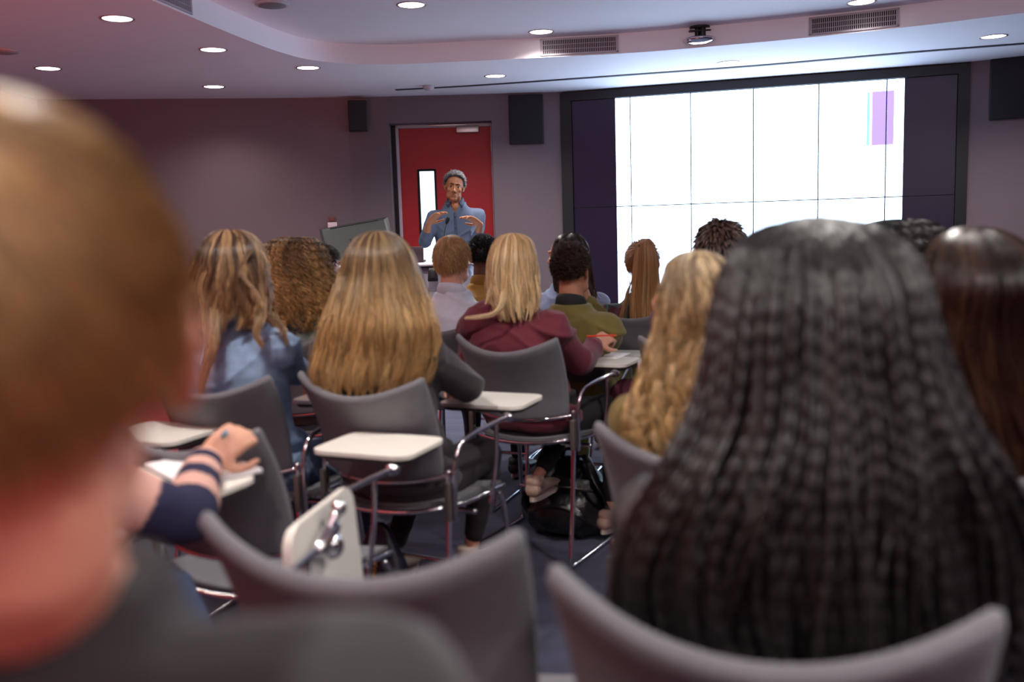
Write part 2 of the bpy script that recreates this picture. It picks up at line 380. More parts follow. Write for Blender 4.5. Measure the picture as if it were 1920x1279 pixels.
# ------------------------------------------------------------------ people
SKINS = {'fair': (214, 160, 135), 'tan': (196, 140, 108), 'brown': (146, 92, 60), 'dark': (92, 56, 40), 'pink': (222, 160, 138)}
def skin_mat(k): return mat('skin_'+k, SKINS[k], rough=.58, sss=.12, var=.06, vscale=25, bump=.05, bscale=220)
def rot_head(yaw, tilt, nod): return rotz(-yaw)@roty(tilt)@rotx(-nod)
def head_parts(Rm, c, fem=False, face=True, size=1., jaw=None):
    j = jaw or (.92 if fem else 1.)
    P = [ellipsoid((0, -.014, .030), (.075, .096, .086)), ellipsoid((0, .022, -.030), (.064*j, .070, .084)),
         ellipsoid((0, .066, -.094), (.032*j, .021, .020)), ellipsoid((.040*j, .020, -.070), (.024, .048, .030)), ellipsoid((-.040*j, .020, -.070), (.024, .048, .030)), ellipsoid((0, .055, -.070), (.040*j, .035, .030))]
    if face:
        P += [ellipsoid((.041, .060, -.022), (.022, .021, .020)), ellipsoid((-.041, .060, -.022), (.022, .021, .020)),
              ellipsoid((.028, .076, .027), (.026, .012, .008)), ellipsoid((-.028, .076, .027), (.026, .012, .008)), ellipsoid((0, .078, .030), (.02, .012, .012)),
              tube([(0, .084, .020), (0, .096, -.008), (0, .108, -.030)], [.007, .009, .0125], 10),
              ellipsoid((.012, .096, -.034), (.009, .011, .008)), ellipsoid((-.012, .096, -.034), (.009, .011, .008)),
              ellipsoid((0, .086, -.062), (.024, .011, .0055)), ellipsoid((0, .085, -.071), (.020, .011, .0065)),
              ellipsoid((.031, .074, .012), (.0155, .009, .0045)), ellipsoid((-.031, .074, .012), (.0155, .009, .0045)),
              ellipsoid((.031, .073, -.003), (.0145, .009, .0035)), ellipsoid((-.031, .073, -.003), (.0145, .009, .0035))]
    for s in (1, -1):
        P += [tube([(s*.074, -.002, .022), (s*.084, -.014, .028), (s*.088, -.022, .010), (s*.083, -.016, -.018), (s*.075, -.004, -.032), (s*.072, .004, -.024)], [.005, .0062, .0062, .006, .0065, .005], 8),
              ellipsoid((s*.076, -.008, -.004), (.006, .014, .024))]
    return [(np.asarray(v)*size@Rm.T+c, f) for v, f in P]
def head_neck(c, nb, r=.054): return tube(smooth_path([c+np.array([0, -.016, -.02]), c+np.array([0, -.026, -.085]), np.array(nb), np.array(nb)-[0, .0, .05]], 4), [r*.98]*4+[r]*4+[r*1.05]*2+[r*1.25]*3, 16)
def hand_parts(wr, d, n, side, curls, spread=.07, size=1., thumb=.8):
    """wr wrist point, d direction to the knuckles, n normal on the palm side, side=+1 when the thumb leaves towards cross(d, n)"""
    wr = np.asarray(wr, float); d = np.asarray(d, float)/np.linalg.norm(d); n = np.asarray(n, float); n = n-d*(n@d); n /= np.linalg.norm(n); s = np.cross(d, n)*side
    P = []; L = .088*size
    for k, off in enumerate((.030, .010, -.010, -.029)):
        P.append(tube([wr+s*off*.55*size+d*.004, wr+s*off*.9*size+d*L*.55, wr+s*off*size+d*L*(1, 1.03, .98, .9)[k]], [.0135*size, .0125*size, .0105*size], 10))
    fl = [(.045, .028, .020), (.050, .031, .021), (.047, .029, .020), (.037, .022, .018)]
    for k, off in enumerate((.030, .010, -.010, -.029)):
        a = 0; p = wr+s*off*size+d*L*(1, 1.03, .98, .9)[k]; pts = [p-d*.012]; pts.append(p); sd = s*(off/.03)*spread
        for j, l in enumerate(fl[k]):
            a += curls[k]*(.75, 1.0, .7)[j]; v = d*math.cos(a)+n*math.sin(a)+sd*math.cos(a); v /= np.linalg.norm(v); p = p+v*l*size; pts.append(p)
        P.append(tube(pts, np.array([.0095, .0098, .0092, .0083, .0068])*size, 10))
    p0 = wr+s*.022*size+d*.018; v1 = d*.55+s*.75+n*.3*thumb; v1 /= np.linalg.norm(v1); p1 = p0+v1*.046*size
    v2 = d*.85+s*.35+n*.45*thumb; v2 /= np.linalg.norm(v2); p2 = p1+v2*.033*size; v3 = d*.9+s*.1+n*.5*thumb; v3 /= np.linalg.norm(v3); p3 = p2+v3*.026*size
    P.append(tube([p0, p1, p2, p3], np.array([.0150, .0118, .0102, .0078])*size, 10))
    return P
def ring_el(c, rx, ry, n=28, p=2.4, tilt=0):
    a = np.linspace(0, 2*np.pi, n, endpoint=False); ca, sa = np.cos(a), np.sin(a)
    return np.stack([c[0]+rx*np.sign(ca)*np.abs(ca)**(2/p), c[1]+ry*np.sign(sa)*np.abs(sa)**(2/p), np.full(n, c[2])+tilt*sa*ry], 1)
def torso_parts(J, g=0., hips=True, neckopen=.0, fem=False):
    "J: dict of joints; g = garment looseness"
    hp, ch, nb, sl, sr_ = J['hip'], J['chest'], J['neck'], J['shl'], J['shr']
    H = nb[2]-hp[2]; sw = abs(sr_[0]-sl[0])/2
    def C(t): return smooth_path([hp, hp*.5+ch*.5+np.array([0, -.01, 0]), ch, nb], 10)[int(round(t*30))]
    f = .93 if fem else 1.0
    prof = [(-.06, .150, .115), (.0, .175, .130), (.10, .172, .130), (.25, .150, .118), (.38, .145*f, .112), (.52, .158*f, .116), (.66, .172*f, .120), (.76, .160*f, .112), (.83, .138*f, .100), (.90, .105*f, .082), (.965, .072, .068), (1.03, .060, .060)]
    rings = []
    for t, a, b in prof:
        c = C(max(0, min(1, t))).copy(); c[2] = hp[2]+H*t
        rings.append(ring_el(c, a*sw/.17+g, b+g))
    if not hips: rings = rings[2:]
    return [loft(rings)]
def arm_tube(sh, el, wr, r, g=0., seg=16, stop=1.):
    sh, el, wr = map(lambda p: np.asarray(p, float), (sh, el, wr)); a = el-sh; b = wr-el
    w_ = el+b*stop
    P = [sh, sh+a*.25, sh+a*.6, sh+a*.9, el+b*.06*stop, el+b*.3*stop, el+b*.65*stop, w_]
    Rr = np.array([.056, .054, .047, .043, .043, .042, .034, .026])*r+g
    Q = smooth_path(P, 3); t = np.linspace(0, len(P)-1, len(Q)); return tube(Q, np.interp(t, range(len(P)), Rr), seg)
def leg_tube(h, k, a, r=1., g=0., stop=1.):
    h, k, a = map(lambda p: np.asarray(p, float), (h, k, a)); u = k-h; v = (a-k)*stop
    P = [h, h+u*.3, h+u*.7, h+u*.95, k+v*.08, k+v*.3, k+v*.65, k+v]
    Rr = np.array([.092, .086, .070, .060, .057, .056, .040, .032])*r+g
    Q = smooth_path(P, 3); t = np.linspace(0, len(P)-1, len(Q)); return tube(Q, np.interp(t, range(len(P)), Rr), 18)
def shoe(name, ank, yaw, m, root, sole_m=None, size=1., pitch=0.):
    "ankle joint point; shoe runs forward (local +y) from it"
    L = .27*size; rings = []; prof = [(-.068, .026, .036, .044), (-.056, .034, .048, .052), (-.02, .037, .052, .058), (.03, .038, .044, .048), (.08, .040, .030, .028), (.13, .042, .024, .022), (.17, .036, .020, .018), (.192, .018, .012, .012)]
    for y, rx, h, zc in prof: rings.append([(rx*math.cos(a), y, -.075+zc*size*.5+.5*h*1.3*math.sin(a)+.01) for a in np.linspace(0, 2*np.pi, 16, endpoint=False)])
    V, Fc = loft([np.array(r)[::-1] for r in rings]); top = tube([(0, -.028, -.035), (0, -.028, .012)], [.040, .037], 14, round_cap=False)
    V2, F2 = merge([(V, Fc), top]); Rm = rotz(yaw)@rotx(pitch)
    o = mesh_obj(name, V2@Rm.T+np.asarray(ank), F2, m, root)
    out = [( .034*math.cos(a)*(1+.22*(math.sin(a) > 0)), .062+.132*math.sin(a)) for a in np.linspace(0, 2*np.pi, 24, endpoint=False)]
    V, Fc = prism(out, -.088, -.068); mesh_obj('sole', V@Rm.T+np.asarray(ank), Fc, sole_m or m, o, smooth=False)
    return o
TOPSTYLES = {}
def person(label, head, d, top_y, yaw=25, skin='fair', fem=False, lean=.10, hyaw=0., tilt=0., nod=0., arms=None, top=None, top_col=(90, 90, 90), pants=(40, 40, 46), shoes=(40, 40, 44),
           size=1., face=False, voxel=.0065, g=.014, fold=(.010, 9.), group='students seated in the rows', hairtop=.012, collar=None, sw=.17, standing=False, knees=None, topmat=None, sleeve=1., hipback=None, shrug=0., pantmat=None, wdrop=0., ch=None, nboff=(0, 0, 0), neckr=None, trap=0., jaw=None):
    """head = x pixel of the head's centre, top_y = y pixel of the crown, d = depth. arms = (elbow_l, wrist_l, elbow_r, wrist_r) local points or None."""
    yaw = math.radians(yaw); W = at(head, top_y, d); ztop = W[2]-hairtop
    hb = hipback if hipback is not None else lean
    root = empty('person', (W[0], W[1], 0), -yaw); tag(root, label, 'person', group)
    hc = np.array([0, 0, ztop-.118*size]); Rm = rot_head(math.radians(hyaw), math.radians(tilt), math.radians(nod))
    nb = np.array([0, -.035-.25*lean, hc[2]-.155*size]); zs = nb[2]-.098+shrug
    hipz = .56 if not standing else .93*ztop/1.80
    hip = np.array([0, -hb-.02, hipz])
    if ch is not None:
        q = rotz(yaw)@np.array([ch[0]-W[0], ch[1]-W[1], 0]); hip = np.array([q[0], q[1]-.06, hipz])
    nb[0] = hip[0]*.12+nboff[0]; nb[1] = -.03+.10*(hip[1]+.03)+nboff[1]; nb[2] += nboff[2]; zs += nboff[2]; ch = hip*.38+nb*.62; ch[1] = nb[1]*.6+hip[1]*.4-.035; ch[2] = zs-.12
    shx = nb[0]+.1*hip[0]; shy = nb[1]-.03+.12*(hip[1]-nb[1])
    J = dict(hip=hip, chest=ch, neck=nb, shl=np.array([shx-sw, shy, zs-.005]), shr=np.array([shx+sw, shy, zs-.005]))
    if arms is None: arms = ((shx-.235, shy+.08, zs-.245), (shx-.13, shy+.30, .70), (shx+.235, shy+.08, zs-.245), (shx+.13, shy+.30, .70))
    el, wl, er, wr = [np.asarray(a, float) for a in arms]
    if knees is None: knees = [((hip[0]-.14, hip[1]+.44, .555), (hip[0]-.13, hip[1]+.44, .10)), ((hip[0]+.14, hip[1]+.44, .555), (hip[0]+.13, hip[1]+.44, .10))]
    parts = head_parts(Rm, hc, fem, face, size, jaw)+[head_neck(hc, nb, neckr or (.047 if fem else .056))]
    parts += torso_parts(J, -.006, fem=fem)
    for s, (e, wv) in ((-1, (el, wl)), (1, (er, wr))):
        sh = J['shl'] if s < 0 else J['shr']
        parts.append(tube([np.array([shx+s*.05, shy, zs-.0]), sh], [.055, .056], 14)); parts.append(arm_tube(sh, e, wv, .86 if fem else 1., -.003))
    hands = J.get('hands')
    dl = wl-el; dr = wr-er
    hcfg = person.hands or {}
    for key, wv, dv, sd in (('l', wl, dl, 1), ('r', wr, dr, -1)):
        c = hcfg.get(key, {}); hd = np.asarray(c.get('d', dv/np.linalg.norm(dv)+np.array([0, .25, -.15]))); pn = np.asarray(c.get('n', (0, 0, -1)))
        parts += hand_parts(wv, hd, pn, c.get('side', sd), c.get('curl', (.45, .5, .55, .6)), size=.93 if fem else 1.02, thumb=c.get('thumb', .8))
    for s, (k, a) in zip((-1, 1), knees):
        parts.append(leg_tube(hip+np.array([s*.09, .0, -.01]), k, a, .9 if fem else 1., -.006))
        parts.append(ellipsoid(np.asarray(a)+np.array([0, .045, -.054]), (.026, .070, .017)))
    body = me_obj('body', vox(parts, voxel if not face else .0042, 2), skin_mat(skin), root)
    # top garment
    tp = torso_parts(J, g, fem=fem)
    for s, (e, wv) in ((-1, (el, wl)), (1, (er, wr))):
        sh = J['shl'] if s < 0 else J['shr']
        tp.append(tube([np.array([shx+s*.05, shy, zs-.01]), sh+np.array([0, 0, -.004])], [.060+g, .056+g], 14)); tp.append(arm_tube(sh, e, wv, .90 if fem else 1.02, g*.75, stop=.93*sleeve))
    tm = vox(tp, .0075 if d > 2 else .006, 6); folds(tm, fold[0], fold[1], seed=head*.013)
    gm = topmat or mat('cloth_%d_%d_%d' % top_col, top_col, rough=.85, var=.10, vscale=14, bump=.25, bscale=260, sheen=.15)
    garment = me_obj(top or 'shirt', tm, gm, root)
    # trousers
    pp = [loft([ring_el((hip[0], hip[1], z), .172*sw/.17*b+.004, .128*b) for z, b in ((hip[2]-.085, .82), (hip[2]-.05, 1.0), (hip[2]+.05, 1.02), (hip[2]+.12, .97))])]
    for s, (k, a) in zip((-1, 1), knees): pp.append(leg_tube(hip+np.array([s*.09, .0, -.015]), k, a, .92 if fem else 1.02, .008, stop=.92-wdrop))
    pm = vox(pp, .009, 5); folds(pm, .005, 11, seed=head*.01+2)
    me_obj('trousers', pm, pantmat or mat('trouser_%d_%d_%d' % pants, pants, rough=.85, var=.1, bump=.2, bscale=200), root)
    sm_ = mat('shoe_%d_%d_%d' % shoes, shoes, rough=.6, var=.05); so = mat('rubber_sole', (205, 190, 180), rough=.7)
    for s, (k, a) in zip((-1, 1), knees): shoe('shoe', a, -.1*s, sm_, root, so)
    if collar:
        cm = mat('cloth_%d_%d_%d' % collar, collar, rough=.85, var=.08, bump=.2, bscale=260)
        rings = []
        for r_, z_, t in ((.066, -.024, 0), (.080, -.012, .0), (.073, .030, .0), (.066, .044, 0), (.059, .040, 0), (.056, .0, 0)):
            a = np.linspace(0, 2*np.pi, 30, endpoint=False)
            rings.append(np.stack([nb[0]+r_*np.cos(a)*.98, nb[1]+.002+r_*np.sin(a)*1.02, nb[2]+z_-.002-.020*np.sin(a)], 1))
        rings.append(rings[0]); V, Fc = loft(rings, False); mesh_obj('collar', V, Fc, cm, root)
    info = dict(root=root, hc=hc, Rm=Rm, J=J, ztop=ztop, d=d, W=W, arms=(el, wl, er, wr), nb=nb, body=body, garment=garment, yaw=yaw)
    person.hands = None
    return info
person.hands = None
def loc(p_yaw, root_xy, px, py, d):
    "local point of something seen at a pixel and depth"
    v = at(px, py, d)-np.array([root_xy[0], root_xy[1], 0]); return rotz(p_yaw)@v
def wloc(head, top_y, d0, yaw):
    W = at(head, top_y, d0); return lambda px, py, d: loc(math.radians(yaw), W[:2], px, py, d)

# ------------------------------------------------------------------ the room
CEIL = 2.625; REC = 2.775
M_wall = mat('wall_paint', (112, 97, 103), rough=.9, var=.03, vscale=3, bump=.08, bscale=300)
M_ceil = mat('ceiling_paint', (238, 230, 236), rough=.75, var=.015, vscale=2)
M_red = mat('red_laminate', (190, 38, 30), rough=.5, var=.04, vscale=4)
M_doorred = mat('door_red', (176, 24, 30), rough=.55, var=.05, vscale=6, bump=.03, bscale=150)
M_black = mat('black_plastic', (22, 21, 24), rough=.5)
M_blackm = mat('matt_black', (10, 9, 12), rough=.8)
M_frame = mat('screen_surround', (16, 13, 22), rough=.55)
M_white = mat('white_trim', (190, 178, 186), rough=.6)
M_chrome = mat('chrome', (225, 225, 228), rough=.07, metal=1)
M_alu = mat('brushed_aluminium', (170, 165, 165), rough=.35, metal=.8)
M_grille = mat('grille_metal', (165, 155, 165), rough=.5, metal=.3)
M_slot = mat('dark_slot', (60, 52, 60), rough=.8)
class VP:
    def __init__(s, a, b):
        s.a = np.array([a[0], a[1], 0.]); s.u = np.array([b[0]-a[0], b[1]-a[1], 0.]); s.L = np.linalg.norm(s.u); s.u /= s.L
        s.n = np.array([s.u[1], -s.u[0], 0.])                     # towards the room
        s.R = np.stack([s.u, -s.n, [0, 0, 1]], 1)                 # box local x along, y into the wall, z up
    def hit(s, px, py, off=0.):
        r = FW+RT*(px-960)/F-UP*(py-639.5)/F; o = s.a+s.n*off; t = ((o-CAM)@s.n)/(r@s.n); P = CAM+r*t; return (P-s.a)@s.u, P[2]
    def P(s, u, z, off=0.): return s.a+s.u*u+s.n*off+np.array([0, 0, z])
    def box(s, u0, u1, z0, z1, o0, o1, bev=0.):
        return box(s.P((u0+u1)/2, (z0+z1)/2, (o0+o1)/2), (abs(u1-u0), abs(o1-o0), abs(z1-z0)), bev, s.R)
def struct(name, parts, m, smooth=False):
    V, Fc = merge(parts); o = mesh_obj(name, V, Fc, m, None, smooth); o['kind'] = 'structure'; return o
A_ = onz(215, 186, CEIL)[:2]; B_ = onz(650, 183, CEIL)[:2]; C_ = onz(1050, 172.5, CEIL)[:2]; D_ = onz(1820, 116, CEIL)[:2]; E_ = onz(1920, 105.5, CEIL)[:2]
wl, wd, ws, wr_ = VP(A_, B_), VP(B_, C_), VP(C_, D_), VP(D_, E_)
LX = -4.3; a0 = wl.P(-(A_[0]-LX)/wl.u[0]*1.0, 0); RX = 5.6; e0 = wr_.P((RX-D_[0])/wr_.u[0], 0)
BY = -2.6
# floor
m = mat('carpet', (66, 66, 86), rough=.95, var=.22, vscale=2.2, bump=.4, bscale=500, detail=8, stretch=(1, 3.5, 1))
struct('floor', [prism([(LX-.3, BY-.3), (RX+.3, BY-.3), (RX+.3, 11), (LX-.3, 11)], -.1, 0)], m)
for X_ in (2.2, .2, -2.0):  # added fixtures for the rear fill lamps, out of view
    o = empty('added_uplight', (X_, BY+.12, 1.84)); tag(o, 'added white uplight on the unseen rear wall behind the seats', 'wall light', 'added rear uplights')
    V, Fc = loft([ring_el((0, 0, z), a, a*.75, 20, 2.2) for z, a in ((-.10, .05), (-.02, .11), (.0, .12))]); mesh_obj('bowl', V, Fc, M_white, o)
    V, Fc = box((0, -.09, -.05), (.06, .06, .08), .006); mesh_obj('bracket', V, Fc, M_white, o)
for P_, A_2 in (((-2.6, .6, .9), (-1.9, 2.6, 2.6)), ((1.5, -1.5, .80), (-.21, .47, 1.20))):  # stands and heads added for the two red spots, out of view
    v_ = np.array(A_2)-np.array(P_); v_ /= np.linalg.norm(v_); o = empty('added_spotlight', (P_[0], P_[1], 0)); tag(o, 'added small black spotlight out of view on a stand throwing red light', 'spotlight', 'added red spotlights')
    V, Fc = merge([tube([(0, 0, .01), (0, 0, P_[2]-.06)], .012, 10), tube([(0, 0, 0), (0, 0, .02)], .13, 24, round_cap=False)]); mesh_obj('stand', V, Fc, M_black, o)
    c_ = np.array([0, 0, P_[2]]); V, Fc = tube([c_-v_*.16, c_-v_*.02], .055, 20, round_cap=False); mesh_obj('lamp_head', V, Fc, M_black, o)
# front wall: left stretch, door stretch, screen stretch, right stretch
struct('wall_front_left', [VP(a0, B_).box(-.2, VP(a0, B_).L+.0, 0, CEIL, 0, -.3)], M_wall)
oDr = -.26                                     # the door sits this deep in its opening
uL, zT = wd.hit(728.7, 232); uR, zT2 = wd.hit(921.5, 225.5); zT = (zT+zT2)/2
struct('wall_front', [wd.box(-.02, uL, 0, CEIL, 0, -.32), wd.box(uR, wd.L+.02, 0, CEIL, 0, -.32), wd.box(uL, uR, zT, CEIL, 0, -.32), wd.box(uL-.05, uR+.05, 0, zT+.05, -.45, -.5)], M_wall)
struct('wall_front_right', [wr_.box(0, 3.2, 0, CEIL, 0, -.3)], M_wall)
struct('wall_left', [box((LX-.1, (BY+9)/2, CEIL/2+.1), (.2, 9-BY+2, CEIL+.2))], M_wall)
struct('wall_right', [box((RX+.1, (BY+9)/2, CEIL/2+.1), (.2, 9-BY+2, CEIL+.2))], M_wall)
struct('wall_back', [box(((LX+RX)/2, BY-.1, 1.95), (RX-LX+.4, .2, 1.7))], M_wall)
struct('trim_1', [box(((LX+RX)/2, BY-.09, .55), (RX-LX+.4, .2, 1.1))], mat('back_wall_red', (178, 40, 34), rough=.6, var=.04))
# ceiling with the curved recess
low_px = [(284, 0), (360, 32.4), (434, 63.4), (501, 89.5), (540, 102), (567.6, 109.3), (600, 114.5), (627, 117.3), (660, 119.2), (693.5, 120.2), (735, 120.2), (777, 119.2), (860.5, 115.4), (1007.4, 108.5), (1200, 98.0), (1380, 83), (1513, 70.6), (1687, 52.5), (1919.6, 24.0)]
cur = np.array([onz(x, y, CEIL)[:2] for x, y in low_px])
d0 = cur[0]-cur[1]; d0 /= np.linalg.norm(d0); k0 = (cur[0][1]-BY)/max(-d0[1], .05); first = cur[0]+d0*min(k0, 9)
d1 = cur[-1]-cur[-3]; d1 /= np.linalg.norm(d1); last = cur[-1]+d1*((RX-cur[-1][0])/d1[0])
cs = smooth_path(np.vstack([cur]), 5)
poly = [tuple(first)]+[tuple(p) for p in cs]+[tuple(last)]+[(RX+.2, last[1]), (RX+.2, e0[1]+.3)]+[tuple(e0[:2]+[.1, .2]), tuple(D_+[.03, .2]), tuple(C_+[0, .25]), tuple(B_+[0, .25]), tuple(a0[:2]+[-.3, .2]), (LX-.3, BY-.2), (first[0], BY-.2)]
if first[1] < BY-.2: poly = poly[:-1]
struct('ceiling', [prism(poly, CEIL, REC)], M_ceil)
struct('ceiling_recess', [box(((LX+RX)/2, 4, REC+.06), (RX-LX+.8, 14.5, .12))], M_ceil)
# door
g_door = empty('door_1', tuple(wd.P((uL+uR)/2, 0, oDr))); g_door['kind'] = 'structure'; g_door.location = (0, 0, 0)
def dh(px, py): return wd.hit(px, py, oDr)
du0, dz1 = dh(747.4, 242.9); du1, dz1b = dh(919.4, 236.2); dz1 = (dz1+dz1b)/2; fo0 = dh(741.3, 236.6)[0]; fo1 = dh(923.5, 240)[0]; fz = dh(741.3, 236.6)[1]+.01
w0, wz1 = dh(786.3, 321.5); w1, _ = dh(813.6, 321.3); wz0 = .25
V, Fc = merge([wd.box(fo0, du0, 0, fz, oDr-.02, oDr+.05, .004), wd.box(du1, fo1, 0, fz, oDr-.02, oDr+.05, .004), wd.box(fo0, fo1, dz1, fz, oDr-.02, oDr+.05, .004)])
mesh_obj('door_frame', V, Fc, M_white, g_door)
V, Fc = merge([wd.box(du0, w0-.02, .01, dz1, oDr-.045, oDr, 0), wd.box(w1+.02, du1, .01, dz1, oDr-.045, oDr, 0), wd.box(w0-.02, w1+.02, wz1+.02, dz1, oDr-.045, oDr, 0), wd.box(w0-.02, w1+.02, .01, wz0-.02, oDr-.045, oDr, 0)])
mesh_obj('door_leaf', V, Fc, M_doorred, g_door, False)
V, Fc = merge([wd.box(w0-.022, w0, wz0-.02, wz1+.02, oDr-.05, oDr+.008), wd.box(w1, w1+.022, wz0-.02, wz1+.02, oDr-.05, oDr+.008), wd.box(w0, w1, wz1, wz1+.022, oDr-.05, oDr+.008), wd.box(w0, w1, wz0-.022, wz0, oDr-.05, oDr+.008)])
mesh_obj('vision_panel_frame', V, Fc, M_blackm, g_door, False)
mg = mat('bright_corridor_glass', (225, 245, 250), rough=.1, emit=(.80, .95, 1.), es=1.05)
V, Fc = wd.box(w0, w1, wz0, wz1, oDr-.03, oDr-.02); mesh_obj('glass_pane', V, Fc, mg, g_door, False)
c0, cz1 = dh(855, 237.5); c1, cz0 = dh(898, 249)
V, Fc = wd.box(c0, c1, cz0, cz1+.0, oDr+.0, oDr+.06, .006); cl = mesh_obj('door_closer', V, Fc, M_alu, g_door)
V, Fc = wd.box(c0-.28, c0+.1, cz1+.005, cz1+.02, oDr+.05, oDr+.07, .002); mesh_obj('closer_arm', V, Fc, M_alu, cl)
for py in (263, 311, 470):
    u_, z1_ = dh(921, py); V, Fc = wd.box(du1-.004, du1+.022, z1_-.11, z1_, oDr, oDr+.012, .003); mesh_obj('hinge', V, Fc, M_alu, g_door)
# ------------------------------------------------------------------ the video wall
vw = empty('video_wall', tuple(ws.P(ws.L/2, 0, 0))); vw.location = (0, 0, 0)
tag(vw, 'large white lit video wall of portrait panels in a black surround on the front wall', 'screen')
iu0, iz = ws.hit(1070.8, 189.3); iu1, iz2 = ws.hit(1797.1, 138.3); sz1 = (iz+iz2)/2; pw = (iu1-iu0)/6
ph = np.mean([sz1-ws.hit(x, y)[1] for x, y in ((1074.7, 388.8), (1299.2, 382.3), (1534.5, 374.6), (1790.4, 366.5))])
print('panel', pw, ph, 'tops', iz, iz2, 'door', dz1, 'doorw', du1-du0, 'wall pts', A_, B_, C_, D_, E_)
fz1 = CEIL-.012; fzb = sz1-2*ph-.12
V, Fc = merge([ws.box(0, iu0, fzb, fz1, -.3, .012), ws.box(iu1, ws.L-.0, fzb, fz1, -.3, .012), ws.box(iu0, iu1, sz1, fz1, -.3, .012), ws.box(iu0, iu1, fzb, sz1-2*ph, -.3, .012)])
mesh_obj('surround', V, Fc, M_frame, vw, False)
struct('wall_front_screen', [ws.box(-.01, ws.L+.01, 0, fzb, 0, -.3), ws.box(-.01, ws.L+.01, fzb, CEIL, -.3, -.36)], M_wall)
M_lit = mat('lit_screen', (255, 255, 255), rough=.3, emit=(.52, .74, 1.0), es=SCREEN_E)
M_off = mat('dark_screen', (24, 18, 34), rough=.3, spec=.25, emit=lin((36, 26, 44)), es=.35)
M_bez = mat('panel_bezel', (30, 38, 50), rough=.5)
lit0 = ws.hit(1152.6, 184.6)[0]; lit1 = ws.hit(1696.8, 147.6)[0]
gu0, gz1 = ws.hit(1636, 171.5); gu1, gz0 = ws.hit(1675.5, 270.5); tu0 = ws.hit(1626.5, 172)[0]; tu1 = ws.hit(1631.5, 172)[0]
for r in range(2):
    for c in range(6):
        u0, u1 = iu0+c*pw+.0052, iu0+(c+1)*pw-.0052; z1, z0 = sz1-r*ph-.0048, sz1-(r+1)*ph+.0048
        V, Fc = ws.box(u0-.003, u1+.003, z0-.003, z1+.003, -.07, -.022); pn = mesh_obj('display_panel', V, Fc, M_bez, vw, False)
        for s0, s1, mm, nm in ((u0, min(u1, lit0), M_off, 'dark_image'), (max(u0, lit0), min(u1, lit1), M_lit, 'lit_image'), (max(u0, lit1), u1, M_off, 'dark_image')):
            if s1-s0 > .005: V, Fc = ws.box(s0, s1, z0, z1, -.022, -.020); mesh_obj(nm, V, Fc, mm, pn, False)
mp = mat('purple_graphic', (180, 150, 235), rough=.4, emit=lin((190, 160, 246)), es=.62); mt = mat('teal_graphic', (140, 240, 235), rough=.4, emit=lin((150, 248, 240)), es=.65)
su = iu0+5*pw
V, Fc = merge([ws.box(gu0, su-.0052, gz0, gz1, -.0195, -.0185), ws.box(su+.0052, gu1, gz0, gz1, -.0195, -.0185)]); mesh_obj('purple_block', V, Fc, mp, vw, False)
V, Fc = ws.box(tu0, tu1, gz0, gz1-.005, -.0195, -.0185); mesh_obj('teal_bar', V, Fc, mt, vw, False)
# ------------------------------------------------------------------ wall loudspeakers
def wall_speaker(pl, x0, y0, x1, y1, depth, label, bracket=False):
    u0, z1 = pl.hit(x0, y0, depth); u1, z0 = pl.hit(x1, y1, depth); r = empty('wall_speaker', tuple(pl.P((u0+u1)/2, 0, 0))); r.location = (0, 0, 0)
    tag(r, label, 'loudspeaker')
    V, Fc = pl.box(u0, u1, z0, z1, .004, depth, .012); mesh_obj('cabinet', V, Fc, mat('speaker_case', (30, 26, 32), rough=.6), r)
    V, Fc = pl.box(u0+.012, u1-.012, z0+.012, z1-.012, depth-.004, depth+.004, .003); mesh_obj('front_grille', V, Fc, mat('speaker_cloth', (40, 34, 40), rough=.9, bump=.5, bscale=800), r)
    if bracket:
        V, Fc = pl.box(u0+.03, u1+.0, z1-.004, z1+.022, .0, depth-.02, .005); mesh_obj('bracket', V, Fc, mat('bracket_brown', (86, 56, 52), rough=.5), r)
wall_speaker(wl, 652, 188, 690.5, 244.5, .16, 'small black loudspeaker on a bracket high on the wall left of the red door', True)
wall_speaker(wd, 953, 177.5, 1020.5, 269, .03, 'flat dark square loudspeaker panel between the red door and the video wall')
wall_speaker(wr_, 1857, 111, 1932, 220, .03, 'flat dark loudspeaker panel on the wall right of the video wall')
pu, pz = wl.hit(623.5, 425.5); V, Fc = wl.box(pu-.045, pu+.045, pz-.02, pz+.045, 0, .03, .006)
o = mesh_obj('wall_socket', V, Fc, mat('socket_white', (225, 205, 210), rough=.4), None); tag(o, 'small white switch plate on the wall just above the monitor', 'wall switch')
V, Fc = wl.box(pu-.03, pu+.03, pz+.055, pz+.10, 0, .02, .004)
o = mesh_obj('call_point', V, Fc, mat('brown_plate', (110, 62, 58), rough=.5), None); tag(o, 'small brownish plate on the wall above the white switch plate', 'wall plate')
